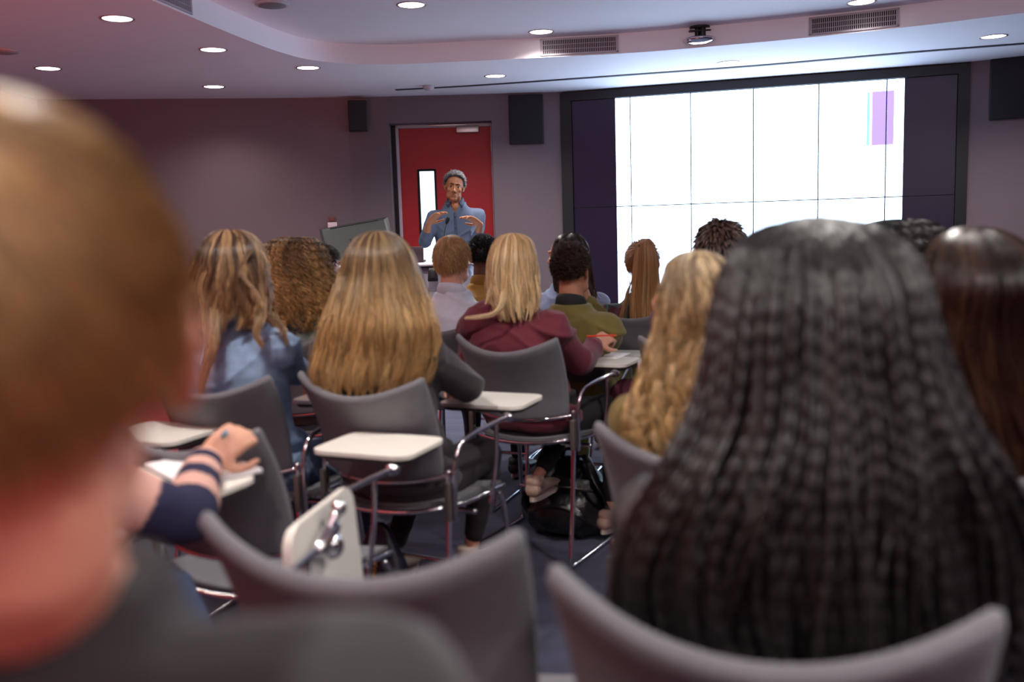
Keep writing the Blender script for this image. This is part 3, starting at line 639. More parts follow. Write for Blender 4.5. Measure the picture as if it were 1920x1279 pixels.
# ------------------------------------------------------------------ ceiling fittings
M_lamp = mat('lamp_glow', (255, 255, 255), emit=(1, .97, .93), es=4.0); M_trim = mat('lamp_trim', (170, 140, 145), rough=.3, metal=.4)
def downlight(xy, z, label, power=1.0, group='round ceiling downlights'):
    r = empty('ceiling_downlight', (xy[0], xy[1], z)); tag(r, label, 'ceiling light', group)
    ang = np.linspace(0, 2*np.pi, 40, endpoint=False)
    prof = [(.083, .0), (.086, -.004), (.096, -.004), (.098, .001), (.083, .001)]
    rings = [np.stack([a*np.cos(ang), a*np.sin(ang), np.full(40, h)], 1) for a, h in prof]; rings.append(rings[0])
    V, Fc = loft(rings, False); mesh_obj('trim_ring', V, Fc, M_trim, r)
    V, Fc = loft([np.stack([a*np.cos(ang), a*np.sin(ang), np.full(40, h)], 1) for a, h in ((.0825, -.001), (.0825, .001))][::-1]); mesh_obj('diffuser', V, Fc, M_lamp, r, False)
    add_light('downlight_lamp', 'SPOT', (xy[0], xy[1], z-.02), LAMP_W*power, (1, .945, .885), .07, spot=2.5, blend=.9)
lows = [(219.8, 34.8, 'downlight nearest the top left corner of the photo, left of the dark grille'), (399.7, 93.2, 'second downlight along the lowered left ceiling, above the far left one'), (401, 162.5, 'downlight close to the front wall at the left, below its neighbour'),
        (577.5, 127, 'downlight on the lowered ceiling just under the bend of the recess'), (90, 128.3, 'downlight just above the head of the blurred man in front'), (928.7, 142.5, 'downlight above the square wall loudspeaker beside the red door'),
        (1366, 117.3, 'downlight in the blue lit ceiling above the video wall'), (1863, 68.4, 'downlight at the far right, above the wall right of the video wall')]
for x, y, l in lows: downlight(onz(x, y, CEIL), CEIL, l, .45 if (x, y) in ((401, 162.5), (577.5, 127)) else 1.0)
for x, y, l in [(771.3, 9.1, 'downlight in the recess near the top edge, right of the ceiling loudspeaker'), (1014.7, 59.6, 'downlight in the recess just above the middle air grille'), (1615, 4, 'downlight in the recess above the right air grille')]: downlight(onz(x, y, REC), REC, l)
for x, y in ((-.9, 2.3), (1.1, 2.3), (2.6, 2.4), (-.5, .1), (1.3, .2), (2.9, .2)): downlight((x, y), REC, 'added unseen round downlight in the recess over the rear seats', 1.0)  # added downlights out of view, for more light over the rear seats
def ring_disc(name, c, rad, h, m, label, cat, inner=None, mi=None):
    r = empty(name, tuple(c)); tag(r, label, cat); ang = np.linspace(0, 2*np.pi, 36, endpoint=False)
    V, Fc = loft([np.stack([a*np.cos(ang), a*np.sin(ang), np.full(36, z)], 1) for a, z in ((rad, .0), (rad, -h*.6), (rad*.94, -h), (rad*.3, -h))][::-1]); mesh_obj('rim', V, Fc, m, r)
    if inner: V, Fc = loft([np.stack([a*np.cos(ang), a*np.sin(ang), np.full(36, z)], 1) for a, z in ((inner, -h*.9), (inner, -h*1.25), (inner*.5, -h*1.4))][::-1]); mesh_obj('mesh_cover', V, Fc, mi, r)
ring_disc('ceiling_speaker', onz(510, 7, REC), .105, .012, M_white, 'round grey loudspeaker flush in the recessed ceiling', 'loudspeaker', .085, mat('speaker_mesh', (130, 118, 122), rough=.7))
ring_disc('ceiling_speaker', onz(5, 95, CEIL), .10, .012, mat('pink_ring', (190, 160, 160), rough=.6), 'round fitting at the far left edge of the ceiling', 'loudspeaker', .075, mat('speaker_mesh_b', (165, 135, 138), rough=.7))
c = onz(803.5, 161, CEIL); ring_disc('smoke_detector', c, .05, .03, M_white, 'white smoke detector on the ceiling in front of the red door', 'smoke detector', .035, M_white)
# slot diffuser
pts = np.array([onz(x, y, CEIL)[:2] for x, y in ((742, 168), (893.9, 159.6), (1127.6, 143.5), (1420, 122.5), (1699, 98.3), (1960, 78))])
a, b = pts[0], pts[-1]; line = smooth_path(np.column_stack([pts, np.full(len(pts), CEIL)]), 4)
Vs = []; 
for i, p in enumerate(line):
    t = line[min(i+1, len(line)-1)]-line[max(i-1, 0)]; t /= np.linalg.norm(t); nrm = np.array([-t[1], t[0], 0])
    Vs.append(np.array([p+nrm*.028-[0, 0, .0005], p-nrm*.028-[0, 0, .0005], p-nrm*.028-[0, 0, .006], p+nrm*.028-[0, 0, .006]]))
V, Fc = loft(Vs); o = mesh_obj('slot_diffuser', V, Fc, M_slot, None, False); tag(o, 'long thin dark air slot running along the ceiling in front of the video wall', 'air slot')
def grille(p0, p1, zb, h, label, cols=40, ext=0):
    pl = VP(p0, p1); r = empty('air_grille', (0, 0, 0)); tag(r, label, 'air grille', 'air grilles in the ceiling bulkhead'); L = pl.L
    V, Fc = merge([pl.box(0, L, zb, zb+.012, -.002, .010), pl.box(0, L, zb+h-.012, zb+h, -.002, .010), pl.box(0, .016, zb, zb+h, -.002, .010), pl.box(L-.016, L, zb, zb+h, -.002, .010)]); mesh_obj('frame', V, Fc, M_grille, r, False)
    V, Fc = pl.box(.012, L-.012, zb+.01, zb+h-.01, .0005, .0025); mesh_obj('dark_backing', V, Fc, mat('duct_dark', (38, 34, 34), rough=.9), r, False)
    sl = [pl.box(.02+(L-.04)*i/cols-.0028, .02+(L-.04)*i/cols+.0028, zb+.012, zb+h-.012, .003, .008) for i in range(cols+1)]+[pl.box(.016, L-.016, zb+h*k-.0016, zb+h*k+.0016, .003, .009) for k in (.34, .63)]
    V, Fc = merge(sl); mesh_obj('louvres', V, Fc, M_grille, r, False)
def snap(p):  # nearest point on bulkhead curve
    i = np.argmin(np.hypot(*(cs-p).T)); return cs[i]
grille(onz(1013.5, 108.3, CEIL)[:2], onz(1160, 100.3, CEIL)[:2], CEIL+.012, .125, 'slatted metal air grille in the bulkhead above the dark square loudspeaker', 40)
grille(onz(1517, 70.3, CEIL)[:2], onz(1686, 52.7, CEIL)[:2], CEIL+.012, .125, 'slatted metal air grille in the bulkhead above the right half of the video wall', 40)
q0 = onz(359, 32.0, CEIL)[:2]; q1 = onz(284, 0, CEIL)[:2]; q1 = q0+(q1-q0)*1.25
grille(q1, q0, CEIL+.012, .125, 'dark blue slatted air grille at the top left of the ceiling', 34)
# projector-like dome hung at the edge of the recess
c = onz(1312, 50, REC); r = empty('ceiling_camera', tuple(c)); tag(r, 'shiny silver dome on a short black mount under the ceiling recess', 'ceiling camera')
V, Fc = merge([tube([(0, 0, 0), (0, 0, -.012)], .075, 24, round_cap=False), tube([(-.02, 0, -.01), (-.02, 0, -.075)], .016, 12), tube([(.02, 0, -.01), (.02, 0, -.075)], .026, 12), box((.0, 0, -.03), (.16, .05, .012), .004)]); mesh_obj('mount', V, Fc, M_black, r)
ang = np.linspace(0, 2*np.pi, 32, endpoint=False)
V, Fc = loft([np.stack([a*np.cos(ang), a*np.sin(ang), np.full(32, z)], 1) for a, z in ((.05, -.070), (.115, -.085), (.12, -.098), (.105, -.116), (.06, -.131), (.01, -.134))][::-1]); mesh_obj('dome', V, Fc, M_chrome, r)
# ------------------------------------------------------------------ red sloping balustrade at the left
yb = np.array([3.2, 6.4]); zb = lambda y: CAMZ-.19+(5.45-y)*.31
BX = -2.0
def slope_slab(x0, x1, y0, y1, zf0, zf1):
    V = [(x, y, z) for x in (x0, x1) for y, z in ((y0, zf0(y0)), (y1, zf0(y1)), (y1, zf1(y1)), (y0, zf1(y0)))]
    return np.array(V), [(0, 1, 2, 3), (7, 6, 5, 4), (0, 4, 5, 1), (1, 5, 6, 2), (2, 6, 7, 3), (3, 7, 4, 0)]
bal = empty('stair_balustrade', (BX, 5, 0)); bal.location = (0, 0, 0); tag(bal, 'solid red sloping stair balustrade with black capping left of the seats', 'balustrade')
V, Fc = slope_slab(BX-.06, BX, -2.0, 7.2, lambda y: 0.0, lambda y: zb(y)-.155); mesh_obj('lower_panel', V, Fc, M_red, bal, False)
V, Fc = slope_slab(BX-.06, BX, -2.0, 7.2, lambda y: zb(y)-.15, lambda y: zb(y)-.03); mesh_obj('upper_panel', V, Fc, M_red, bal, False)
V, Fc = slope_slab(BX-.075, BX+.02, -2.0, 7.22, lambda y: zb(y)-.03, lambda y: zb(y)+.012); mesh_obj('capping', V, Fc, M_black, bal, False)

# ------------------------------------------------------------------ stacking chairs with writing tablets
M_fab = mat('grey_upholstery', (110, 111, 117), rough=.82, var=.05, vscale=30, bump=.35, bscale=700, sheen=.1)
M_tab = mat('white_tablet', (238, 236, 226), rough=.35, coat=.2)
M_tabu = mat('tablet_underside', (60, 58, 58), rough=.6)
def shell_pts(nu=22, nv=12):
    "centre surface of the backrest, u across, v up"
    G = np.zeros((nv, nu, 3)); N = np.zeros((nv, nu, 3))
    for j in range(nv):
        v = j/(nv-1)
        for i in range(nu):
            u = -1+2*i/(nu-1); hw = .208+.014*v
            zt = .858+.058*abs(u)**2.0; zb_ = .618-.022*(1-u*u)
            z = zb_+(zt-zb_)*v; y = -.205-.02*v-.085*v*v+.060*abs(u)**2.2-.012
            G[j, i] = (hw*u*(1+.0*v), y, z)
    return G
def make_chair():
    r = empty('tablet_chair')
    # backrest: curved padded shell, corners higher than the middle
    G = shell_pts(); nv, nu, _ = G.shape
    du = np.gradient(G, axis=1); dv = np.gradient(G, axis=0); Nn = np.cross(du, dv); Nn /= np.linalg.norm(Nn, axis=2, keepdims=True)
    rings = []
    for j in range(nv):                      # closed ring around the shell at each height
        t = .012
        f = G[j]-Nn[j]*t; b = G[j]+Nn[j]*t; e0 = G[j, 0]-du[j, 0]/np.linalg.norm(du[j, 0])*.009; e1 = G[j, -1]+du[j, -1]/np.linalg.norm(du[j, -1])*.009
        rings.append(np.vstack([f, e1[None], b[::-1], e0[None]]))
    def pinch(ring, c, k, dz):
        m_ = np.vstack([G_edge, G_edge[-1:], G_edge[::-1], G_edge[:1]]); return m_+(ring-m_)*k+np.array(dz)
    G_edge = G[-1]; top = [pinch(rings[-1], None, .8, [0, -.002, .006]), pinch(rings[-1], None, .35, [0, -.003, .010])]
    G_edge = G[0]; bot = [pinch(rings[0], None, .4, [0, 0, -.009]), pinch(rings[0], None, .85, [0, 0, -.005])]
    rr = bot+rings+top; V, Fc = loft(rr); Fc = Fc[:-2*len(rings[0])]          # caps replaced by strips
    n = len(rings[0]); 
    for o_, fl in ((0, 0), ((len(rr)-1)*n, 1)):
        for i in range(nu-1):
            a, b, c, d_ = o_+i, o_+i+1, o_+n-2-i-1, o_+n-2-i; Fc.append((a, b, c, d_) if fl else (d_, c, b, a))
        Fc.append((o_+nu-1, o_+nu, o_+nu+1)); Fc.append((o_, o_+n-2, o_+n-1))
    mesh_obj('backrest', V[:-2], Fc, M_fab, r)
    # chrome rim along the bottom of the backrest
    rim = G[0]+Nn[0]*.0+np.array([0, 0, -.012]); P = np.vstack([[(-.232, -.155, .60)], rim*[1.06, 1, 1], [(.232, -.155, .60)]])
    V, Fc = tube(P, .0075, 10); mesh_obj('backrest_rim', V, Fc, M_chrome, r)
    # seat pan
    nx, ny = 20, 18; top_, bot_ = [], []
    def seat(u, v):   # u across, v 0 rear .. 1 front
        hw = .212+.008*math.sin(v*3.14); y = -.175+.40*v-.040*(1-u*u)*(1-v)**2+(.02*(1-u*u))*v**3*1.0
        z = .478+.020*abs(u)**2.5+.026*(1-v)**3-.022*max(0, v-.75)**1*2.0*.8
        return np.array([hw*u, y, z])
    V = []; 
    for sgn in (1, -1):
        for j in range(ny):
            for i in range(nx):
                u = -1+2*i/(nx-1); v = j/(ny-1); p = seat(u, v); e = min(1, (1-abs(u))*9+.25, min(v, 1-v)*9+.25); p[2] += sgn*.014*e; V.append(p)
    Fc = [f[::-1] for f in grid_faces(ny, nx)]; Fc = [tuple(f[::-1]) for f in Fc]; Fc = grid_faces(ny, nx)
    Fc = [tuple(f) for f in Fc]+[tuple(i+nx*ny for i in f[::-1]) for f in Fc]
    o2 = nx*ny
    bd = [j*1 for j in range(nx)]+[j*nx+nx-1 for j in range(1, ny)]+[(ny-1)*nx+i for i in range(nx-2, -1, -1)]+[j*nx for j in range(ny-2, 0, -1)]
    for a, b in zip(bd, bd[1:]+bd[:1]): Fc.append((a, b, b+o2, a+o2))
    mesh_obj('seat', V, Fc, M_fab, r)
    rimp = [seat(u, 0)+np.array([0, -.010, -.012]) for u in np.linspace(-1, 1, 16)]; left = [seat(-1, v)+np.array([-.008, 0, -.012]) for v in np.linspace(1, 0.05, 10)]; right = [seat(1, v)+np.array([.008, 0, -.012]) for v in np.linspace(.05, 1, 10)]
    V, Fc = tube(np.array(left+rimp+right), .0075, 10); mesh_obj('seat_rim', V, Fc, M_chrome, r)
    for s in (-1, 1):
        V, Fc = tube(smooth_path([(s*.232, -.155, .62), (s*.234, -.160, .50), (s*.238, -.190, .25), (s*.244, -.235, .012)], 5), .0095, 12); mesh_obj('leg', V, Fc, M_chrome, r)
        V, Fc = tube(smooth_path([(s*.215, .200, .455), (s*.225, .215, .40), (s*.236, .235, .20), (s*.240, .250, .012)], 5), .0095, 12); mesh_obj('leg', V, Fc, M_chrome, r)
        V, Fc = tube(smooth_path([(s*.244, -.235, .012), (s*.243, 0, .010), (s*.240, .250, .012)], 3), .0085, 10); mesh_obj('floor_runner', V, Fc, M_chrome, r)
        V, Fc = box((s*.234, -.160, .53), (.018, .03, .12), .004); mesh_obj('side_clamp', V, Fc, mat('grey_clamp', (92, 84, 80), rough=.4), r)
    V, Fc = merge([tube([(-.236, .232, .17), (.236, .232, .17)], .009, 10)]); mesh_obj('crossbar', V, Fc, M_chrome, r)
    V, Fc = merge([tube([(-.22, .02, .445), (.22, .02, .445)], .010, 10)]); mesh_obj('crossbar', V, Fc, M_chrome, r)
    return r
def make_tablet(r, state, side=1, notebook=False, z=.745, size=1.):
    "chrome arm looped up from the side of the chair and the white writing tablet on it"
    s = side
    V, Fc = tube(smooth_path([(s*.250, -.150, .47), (s*.252, -.150, .62), (s*.256, -.125, .69), (s*.262, -.06, .715), (s*.268, .10, z-.02), (s*.268, .175, z-.02)], 6), .0085, 12); a = mesh_obj('tablet_arm', V, Fc, M_chrome, r)
    V, Fc = tube(smooth_path([(s*.268, .10, z-.02), (s*.266, .09, .60), (s*.252, .07, .465)], 5), .0075, 10); mesh_obj('arm_strut', V, Fc, M_chrome, r)
    def outline(w, l, rad=.045):
        pts = []
        for cx, cy, a0 in ((w/2-rad, l/2-rad, 0), (-w/2+rad, l/2-rad, 90), (-w/2+rad, -l/2+rad, 180), (w/2-rad, -l/2+rad, 270)):
            for k in range(7): an = math.radians(a0+15*k); pts.append((cx+rad*math.cos(an), cy+rad*math.sin(an)))
        return pts
    w_, l_ = .31*size, .245*size
    V1, F1 = prism(outline(w_, l_), 0.002, .013); V2, F2 = prism(outline(w_-.02, l_-.02), -.012, .002)
    if state == 'open':
        Rm = rotz(s*math.radians(4)); c = np.array([s*.145, .30, z])
    else:
        Rm = rotz(math.radians(-4*s))@roty(-s*math.radians(86))@rotz(math.radians(90)); c = np.array([s*.300, .23, z-.085])
    tb = mesh_obj('writing_tablet', V1@Rm.T+c, F1, M_tab, r, False); mesh_obj('underside', V2@Rm.T+c, F2, M_tabu if state == 'open' else M_tab, tb, False)
    if state == 'open':
        V, Fc = merge([ellipsoid((s*.262, .19, z-.022), (.022, .022, .018)), tube([(s*.262, .19, z-.02), (s*.20, .25, z-.016)], .011, 10)])
    else:
        V, Fc = merge([ellipsoid((s*.272, .195, z-.03), (.030, .026, .028)), tube([(s*.268, .15, z-.02), (s*.272, .215, z-.0), ], .017, 12), ellipsoid((s*.262, .225, z+.035), (.016, .016, .016)), tube([(s*.272, .20, z), (s*.262, .225, z+.035)], .011, 10)])
    mesh_obj('hinge', V, Fc, M_chrome, r)
    return r
CH0 = None
def chair(x, y, yaw, label, tablet=None, side=1, group='grey chairs with writing tablets', z=.745, sc=1.):
    "x, y: floor point under the seat"
    global CH0
    a = math.radians(yaw); o = (x, y)
    if CH0 is None: CH0 = make_chair(); c = CH0
    else:
        c = CH0.copy(); S.collection.objects.link(c)
        for ch in chair.parts: k = ch.copy(); S.collection.objects.link(k); k.parent = c
    if c is CH0: chair.parts = list(c.children)
    c.location = (o[0], o[1], 0); c.rotation_euler = (0, 0, -a); c.scale = (sc, sc, sc); tag(c, label, 'chair', group)
    if tablet: make_tablet(c, tablet, side, z=z)
    return c
chair(-.152, 1.50, 15, 'empty grey chair in the middle foreground with its white tablet folded upright', 'folded', -1, sc=1.04)
chair(.352, 1.223, 20, 'grey chair holding the woman with long black braids', 'folded', 1, sc=1.04)
chair(-.648, 2.369, 27, 'empty grey chair behind the striped sleeve with its white tablet open on the right', 'open', 1)
chair(-.342, 2.997, 27, 'grey chair of the woman with long straight ombre hair', 'open', 1)
chair(-.86, 3.124, 20, 'grey chair of the woman in the denim shirt', 'open', 1)
chair(.107, 3.845, 30, 'grey chair of the blonde woman in the maroon hoodie, in the centre', 'open', 1)
chair(-.879, 4.093, 27, 'grey chair of the woman with curly hair and green knit top', 'open', 1)
chair(.31, 4.40, 24, 'grey chair of the man in the olive jacket', 'open', 1, z=.80, sc=.87)
chair(.70, 4.95, 20, 'dark looking chair of the woman with the long ponytail')
chair(.498, 2.125, 27, 'grey chair of the woman with long wavy blonde hair')
chair(.99, 1.97, 16, 'grey chair at the right edge, of the woman with dark auburn hair')
chair(.78, 3.66, 20, 'grey chair of the person with short brown twists, tablet folded upright', 'folded', -1)
chair(-1.36, 2.62, 27, 'chair at the left whose white tablet shows beside the blurred neck', 'open', 1)
chair(-1.0, 1.70, 27, 'chair of the person in the striped sweater', 'open', 1, z=.83)
chair(-.24, .45, 12, 'chair under the man in the dark shirt nearest the camera')
chair(-.25, 4.62, 22, 'grey chair of the man in the white shirt')
chair(-.14, 5.40, 20, 'grey chair of the man in the mustard top')
chair(.33, 5.20, 15, 'grey chair of the woman with long dark hair in pale blue')
chair(-1.02, 5.05, 24, 'grey chair of the brown haired person half hidden behind the curly hair')
chair(1.36, 3.05, 10, 'grey chair of the person with dense black curls')

# ------------------------------------------------------------------ the audience
H_ombre = hair_mat('hair_ombre', (72, 52, 34), (178, 142, 92), (216, 184, 130), lo=.1, hi=.6)
H_brown = hair_mat('hair_light_brown', (68, 48, 34), (146, 106, 72), (204, 166, 120), lo=.35, hi=.95)
H_blonde = hair_mat('hair_blonde', (186, 146, 92), (226, 196, 146), (245, 226, 186), lo=.0, hi=.5)
H_wavy = hair_mat('hair_honey', (116, 94, 64), (204, 172, 116), (238, 212, 160), lo=.1, hi=.65)
H_auburn = hair_mat('hair_auburn', (30, 17, 13), (60, 33, 23), (78, 52, 36), lo=.3, hi=1.0, rough=.30)
H_black = hair_mat('hair_black', (10, 9, 9), (13, 12, 12), (30, 28, 27), rough=.34, spec=.5)
H_curly = hair_mat('hair_curly_brown', (66, 50, 32), (184, 144, 88), (216, 174, 112), lo=.15, hi=.8)
H_pony = hair_mat('hair_ponytail', (160, 120, 78), (196, 146, 92), (224, 182, 130), lo=.1, hi=.9)
H_dark = hair_mat('hair_dark_brown', (40, 28, 22), (66, 48, 36), (86, 66, 50))
H_short = hair_mat('hair_sandy', (150, 116, 72), (202, 162, 110), (226, 190, 140), lo=.0, hi=1.)
H_man = hair_mat('hair_front_man', (104, 72, 42), (152, 114, 68), (210, 172, 116), lo=.0, hi=1.)
H_dred = hair_mat('hair_twists', (52, 38, 36), (74, 54, 48), (96, 74, 64), lo=.0, hi=1.)
H_grey = hair_mat('hair_grey', (52, 50, 52), (104, 102, 106), (165, 165, 168), lo=.0, hi=.9)
LH = 10

# ombre haired woman, centre left
yw = 27; fl = wloc(712, 433, 2.98, yw)
person.hands = {'r': dict(curl=(.7, .8, .9, 1.))}
p = person('woman with very long straight ombre hair and a dark top, seated centre left', 712, 2.98, 433, yw, 'fair', True, top='cardigan', top_col=(62, 54, 58), pants=(46, 40, 44), shoes=(196, 176, 160),
           ch=(-.342, 2.997), fold=(.016, 10), g=.022, sw=.172, arms=(fl(640, 700, 3.12), fl(660, 735, 3.35), fl(880, 725, 3.06), fl(850, 716, 3.36)),
           knees=[((-.10, .38, .555), (-.16, .20, .17)), ((.16, .36, .555), (.10, .34, .20))], wdrop=.08)
long_hair('hair', p['root'], 2.98, (712, 433), [(437, 686, 738), (450, 668, 758), (475, 656, 775), (510, 646, 788), (555, 634, 806), (600, 622, 820), (650, 610, 822), (690, 604, 815), (722, 618, 790)], H_ombre, n=5200, rad=.00105, clumps=190,
          wave=(.007, 4.2), cy=([0, 2, 4, 6, LH], [0, -.01, -.04, -.125, -.155]), ry=([0, 1, 3, 5, 7, LH], [.02, .075, .108, .10, .08, .07]), ends=(.87, 1.0), fly=.05,
          locks=[([(800, 560, 2.85), (812, 600, 2.8), (822, 640, 2.8), (815, 668, 2.8)], 40, .007, .001)])
# denim shirt woman, left
yw = 22; fl = wloc(438, 430, 3.10, yw)
M_denim = mat('denim', (136, 160, 192), rough=.9, var=.16, vscale=26, bump=.5, bscale=600)
person.hands = {'r': dict(curl=(.5, .6, .7, .8))}
p = person('woman with long light brown hair in a pale blue denim shirt, seated at the left', 438, 3.10, 430, yw, 'fair', True, top='denim_shirt', topmat=M_denim, pants=(70, 88, 120), ch=(-.86, 3.124), fold=(.018, 9), g=.018, sw=.185,
           collar=(136, 160, 192), arms=(fl(318, 660, 3.1), fl(360, 745, 3.3), fl(545, 690, 3.12), fl(572, 704, 3.36)))
long_hair('hair', p['root'], 3.10, (438, 430), [(434, 412, 466), (446, 397, 486), (468, 388, 500), (500, 376, 510), (540, 368, 514), (580, 362, 514), (612, 372, 506)], H_brown, n=3600, rad=.00105, clumps=170,
          wave=(.009, 5), cy=([0, 2, 4, 8], [0, -.01, -.04, -.10]), ry=([0, 1, 3, 5, 8], [.02, .075, .105, .09, .055]), ends=(.74, 1.0), fly=.07,
          locks=[([(402, 560, 2.98), (400, 610, 2.9), (398, 650, 2.88), (385, 700, 2.9), (377, 738, 2.9)], 150, .011, .0010), ([(488, 560, 2.98), (486, 600, 2.9), (480, 625, 2.88), (492, 650, 2.88)], 80, .009, .0010),
                 ([(506, 590, 2.95), (530, 620, 2.94), (538, 648, 2.94)], 40, .007, .0009), ([(470, 470, 2.96), (452, 510, 2.93), (486, 560, 2.9), (470, 600, 2.9)], 26, .004, .001)])
# blonde woman, maroon hoodie
yw = 30; fl = wloc(962, 437, 3.82, yw)
person.hands = {'r': dict(curl=(.8, .9, 1.0, 1.1), d=(.3, .85, .30), n=(-.6, .2, -.7), side=-1)}
p = person('blonde woman in a maroon hoodie writing with an orange pen, seated in the centre', 962, 3.82, 437, yw, 'fair', True, top='hoodie', top_col=(104, 34, 50), pants=(26, 25, 29), shoes=(196, 168, 150), ch=(.107, 3.845),
           fold=(.014, 8), g=.024, sw=.185, arms=(fl(880, 690, 3.9), fl(905, 700, 4.15), fl(1090, 682, 3.86), fl(1116, 645, 4.10)), knees=[((.10, .36, .56), tuple(fl(1008, 895, 3.90))), ((.30, .34, .555), (.30, .24, .12))], wdrop=.06)
Hd = p
M_mar = MATS['cloth_104_34_50']
hx = fl(958, 598, 3.72)
hood = vox([ellipsoid(p['nb']+np.array([-.05, -.075, -.045]), (.165, .075, .075), rotz(.15)@roty(-.28)), ellipsoid(p['nb']+np.array([-.13, -.085, -.085]), (.09, .055, .05), roty(-.5)), ellipsoid(p['nb']+np.array([.05, -.06, -.0]), (.10, .06, .05), roty(.35))], .007, 8)
folds(hood, .012, 15, 3); me_obj('hood', hood, M_mar, p['root'])
long_hair('hair', p['root'], 3.82, (960, 437), [(441, 940, 980), (452, 928, 995), (475, 920, 1002), (510, 916, 1006), (545, 918, 1008), (575, 928, 1006), (598, 940, 1000)], H_blonde, n=3400, rad=.0011, clumps=140,
          wave=(.005, 5), cy=([0, 2, 4, 8], [0, -.01, -.04, -.11]), ry=([0, 1, 3, 5, 8], [.02, .075, .102, .085, .05]), ends=(.72, .98), fly=.05,
          locks=[([(985, 490, 3.70), (960, 525, 3.68), (945, 548, 3.66), (940, 570, 3.62), (925, 588, 3.61), (898, 594, 3.62), (872, 596, 3.64)], 70, .006, .0012), ([(930, 500, 3.72), (922, 540, 3.7), (910, 570, 3.7)], 30, .007, .0009)])
# olive jacket man
yw = 24; fl = wloc(1072, 455, 4.35, yw)
person.hands = {'r': dict(curl=(1.1, 1.2, 1.3, 1.4), d=(-.3, -.2, 1), n=(-1, 0, 0))}
p = person('man with cropped dark curly hair in an olive green jacket, chin on his hand', 1072, 4.35, 455, yw, 'tan', False, top='jacket', top_col=(118, 108, 52), pants=(110, 104, 52), ch=(.31, 4.40), fold=(.014, 7), g=.030, sw=.18, hyaw=6, hairtop=.018,
           collar=(38, 40, 42), arms=(fl(1010, 655, 4.4), fl(1030, 690, 4.6), fl(1140, 640, 4.60), fl(1103, 566, 4.56)))
short_hair('hair', p['root'], p['hc'], p['Rm'], H_dark, n=3800, length=.014, lift=.8, rad=.0016, curl=(.005, 1.6), radii=(.080, .103, .097), seg=3, M=9)
# white shirt man
yw = 22; fl = wloc(848, 441, 4.55, yw)
p = person('man with short sandy hair in a white shirt, seated between two blonde heads', 848, 4.55, 441, yw, 'fair', False, top='shirt', top_col=(204, 208, 222), pants=(50, 54, 70), ch=(-.25, 4.62), fold=(.014, 9), g=.02, sw=.185,
           collar=(204, 208, 222), arms=(fl(800, 640, 4.6), fl(815, 680, 4.8), fl(905, 640, 4.6), fl(890, 680, 4.8)))
short_hair('hair', p['root'], p['hc'], p['Rm'], H_short, n=4200, length=.032, lift=.16, rad=.0011, fuzz=.25, droop=.3)
# mustard top man
p = person('man with very short black hair in a mustard yellow top', 906, 5.35, 440, 18, 'dark', False, top='jumper', top_col=(160, 122, 52), pants=(40, 42, 60), ch=(-.14, 5.40), fold=(.010, 9), sw=.19, voxel=.008, collar=(150, 112, 44))
short_hair('hair', p['root'], p['hc'], p['Rm'], H_black, n=2600, length=.010, lift=.9, rad=.0014, radii=(.080, .102, .094), curl=(.003, 1.2))
# woman in pale blue, seen half from the side
yw = 8; fl = wloc(1066, 437, 5.15, yw)
p = person('woman with long dark hair in a pale blue top, head turned to the left', 1058, 5.15, 437, 10, 'fair', True, top='blouse', top_col=(150, 168, 204), pants=(50, 52, 66), ch=(.33, 5.20), fold=(.010, 10), hyaw=-62, face=True, sw=.18)
long_hair('hair', p['root'], 5.17, (1068, 437), [(441, 1050, 1086), (452, 1040, 1096), (475, 1036, 1104), (505, 1038, 1106), (540, 1042, 1112), (570, 1066, 1128), (600, 1080, 1134)], H_dark, n=1700, rad=.0014, clumps=90, wave=(.008, 5),
          cy=([0, 2, 4, 8], [.0, .0, -.03, -.09]), ry=([0, 1, 3, 5, 8], [.02, .07, .095, .08, .05]), thm=1.7, ends=(.8, 1.))
# ponytail woman
p = person('woman with a very long straight light brown ponytail in a checked shirt', 1204, 4.95, 452, 15, 'fair', True, top='checked_shirt', top_col=(48, 52, 62), pants=(40, 40, 50), ch=(.70, 4.95), fold=(.008, 9), sw=.18, hyaw=-8,
           arms=None, voxel=.0075)
Mpl = MATS['cloth_48_52_62']; nt = Mpl.node_tree; b = nt.nodes['Principled BSDF']   # tartan check
tc = nd(nt, 'ShaderNodeTexCoord'); mx = None; col = lin((44, 54, 60))
def stripe(axis, scale, off, width):
    sx = nd(nt, 'ShaderNodeSeparateXYZ'); nt.links.new(tc.outputs['Object'], sx.inputs[0])
    a = nd(nt, 'ShaderNodeMath', operation='MULTIPLY_ADD'); a.inputs[1].default_value = scale; a.inputs[2].default_value = off+50; nt.links.new(sx.outputs[axis], a.inputs[0])
    f = nd(nt, 'ShaderNodeMath', operation='FRACT'); nt.links.new(a.outputs[0], f.inputs[0]); l = nd(nt, 'ShaderNodeMath', operation='LESS_THAN'); l.inputs[1].default_value = width; nt.links.new(f.outputs[0], l.inputs[0]); return l.outputs[0]
prev = None
for axis, sc, off, wd_, cc in ((0, 9, 0, .35, (120, 40, 46)), (2, 9, .2, .35, (110, 42, 50)), (0, 9, .62, .10, (70, 130, 110)), (2, 9, .7, .10, (80, 130, 110)), (0, 9, .85, .04, (190, 180, 120))):
    mx = nd(nt, 'ShaderNodeMix', data_type='RGBA'); mx.inputs[7].default_value = (*lin(cc), 1); k = stripe(axis, sc, off, wd_)
    h_ = nd(nt, 'ShaderNodeMath', operation='MULTIPLY'); h_.inputs[1].default_value = .6; nt.links.new(k, h_.inputs[0]); nt.links.new(h_.outputs[0], mx.inputs[0])
    if prev is None: mx.inputs[6].default_value = (*col, 1)
    else: nt.links.new(prev, mx.inputs[6])
    prev = mx.outputs[2]
nt.links.new(prev, b.inputs['Base Color'])
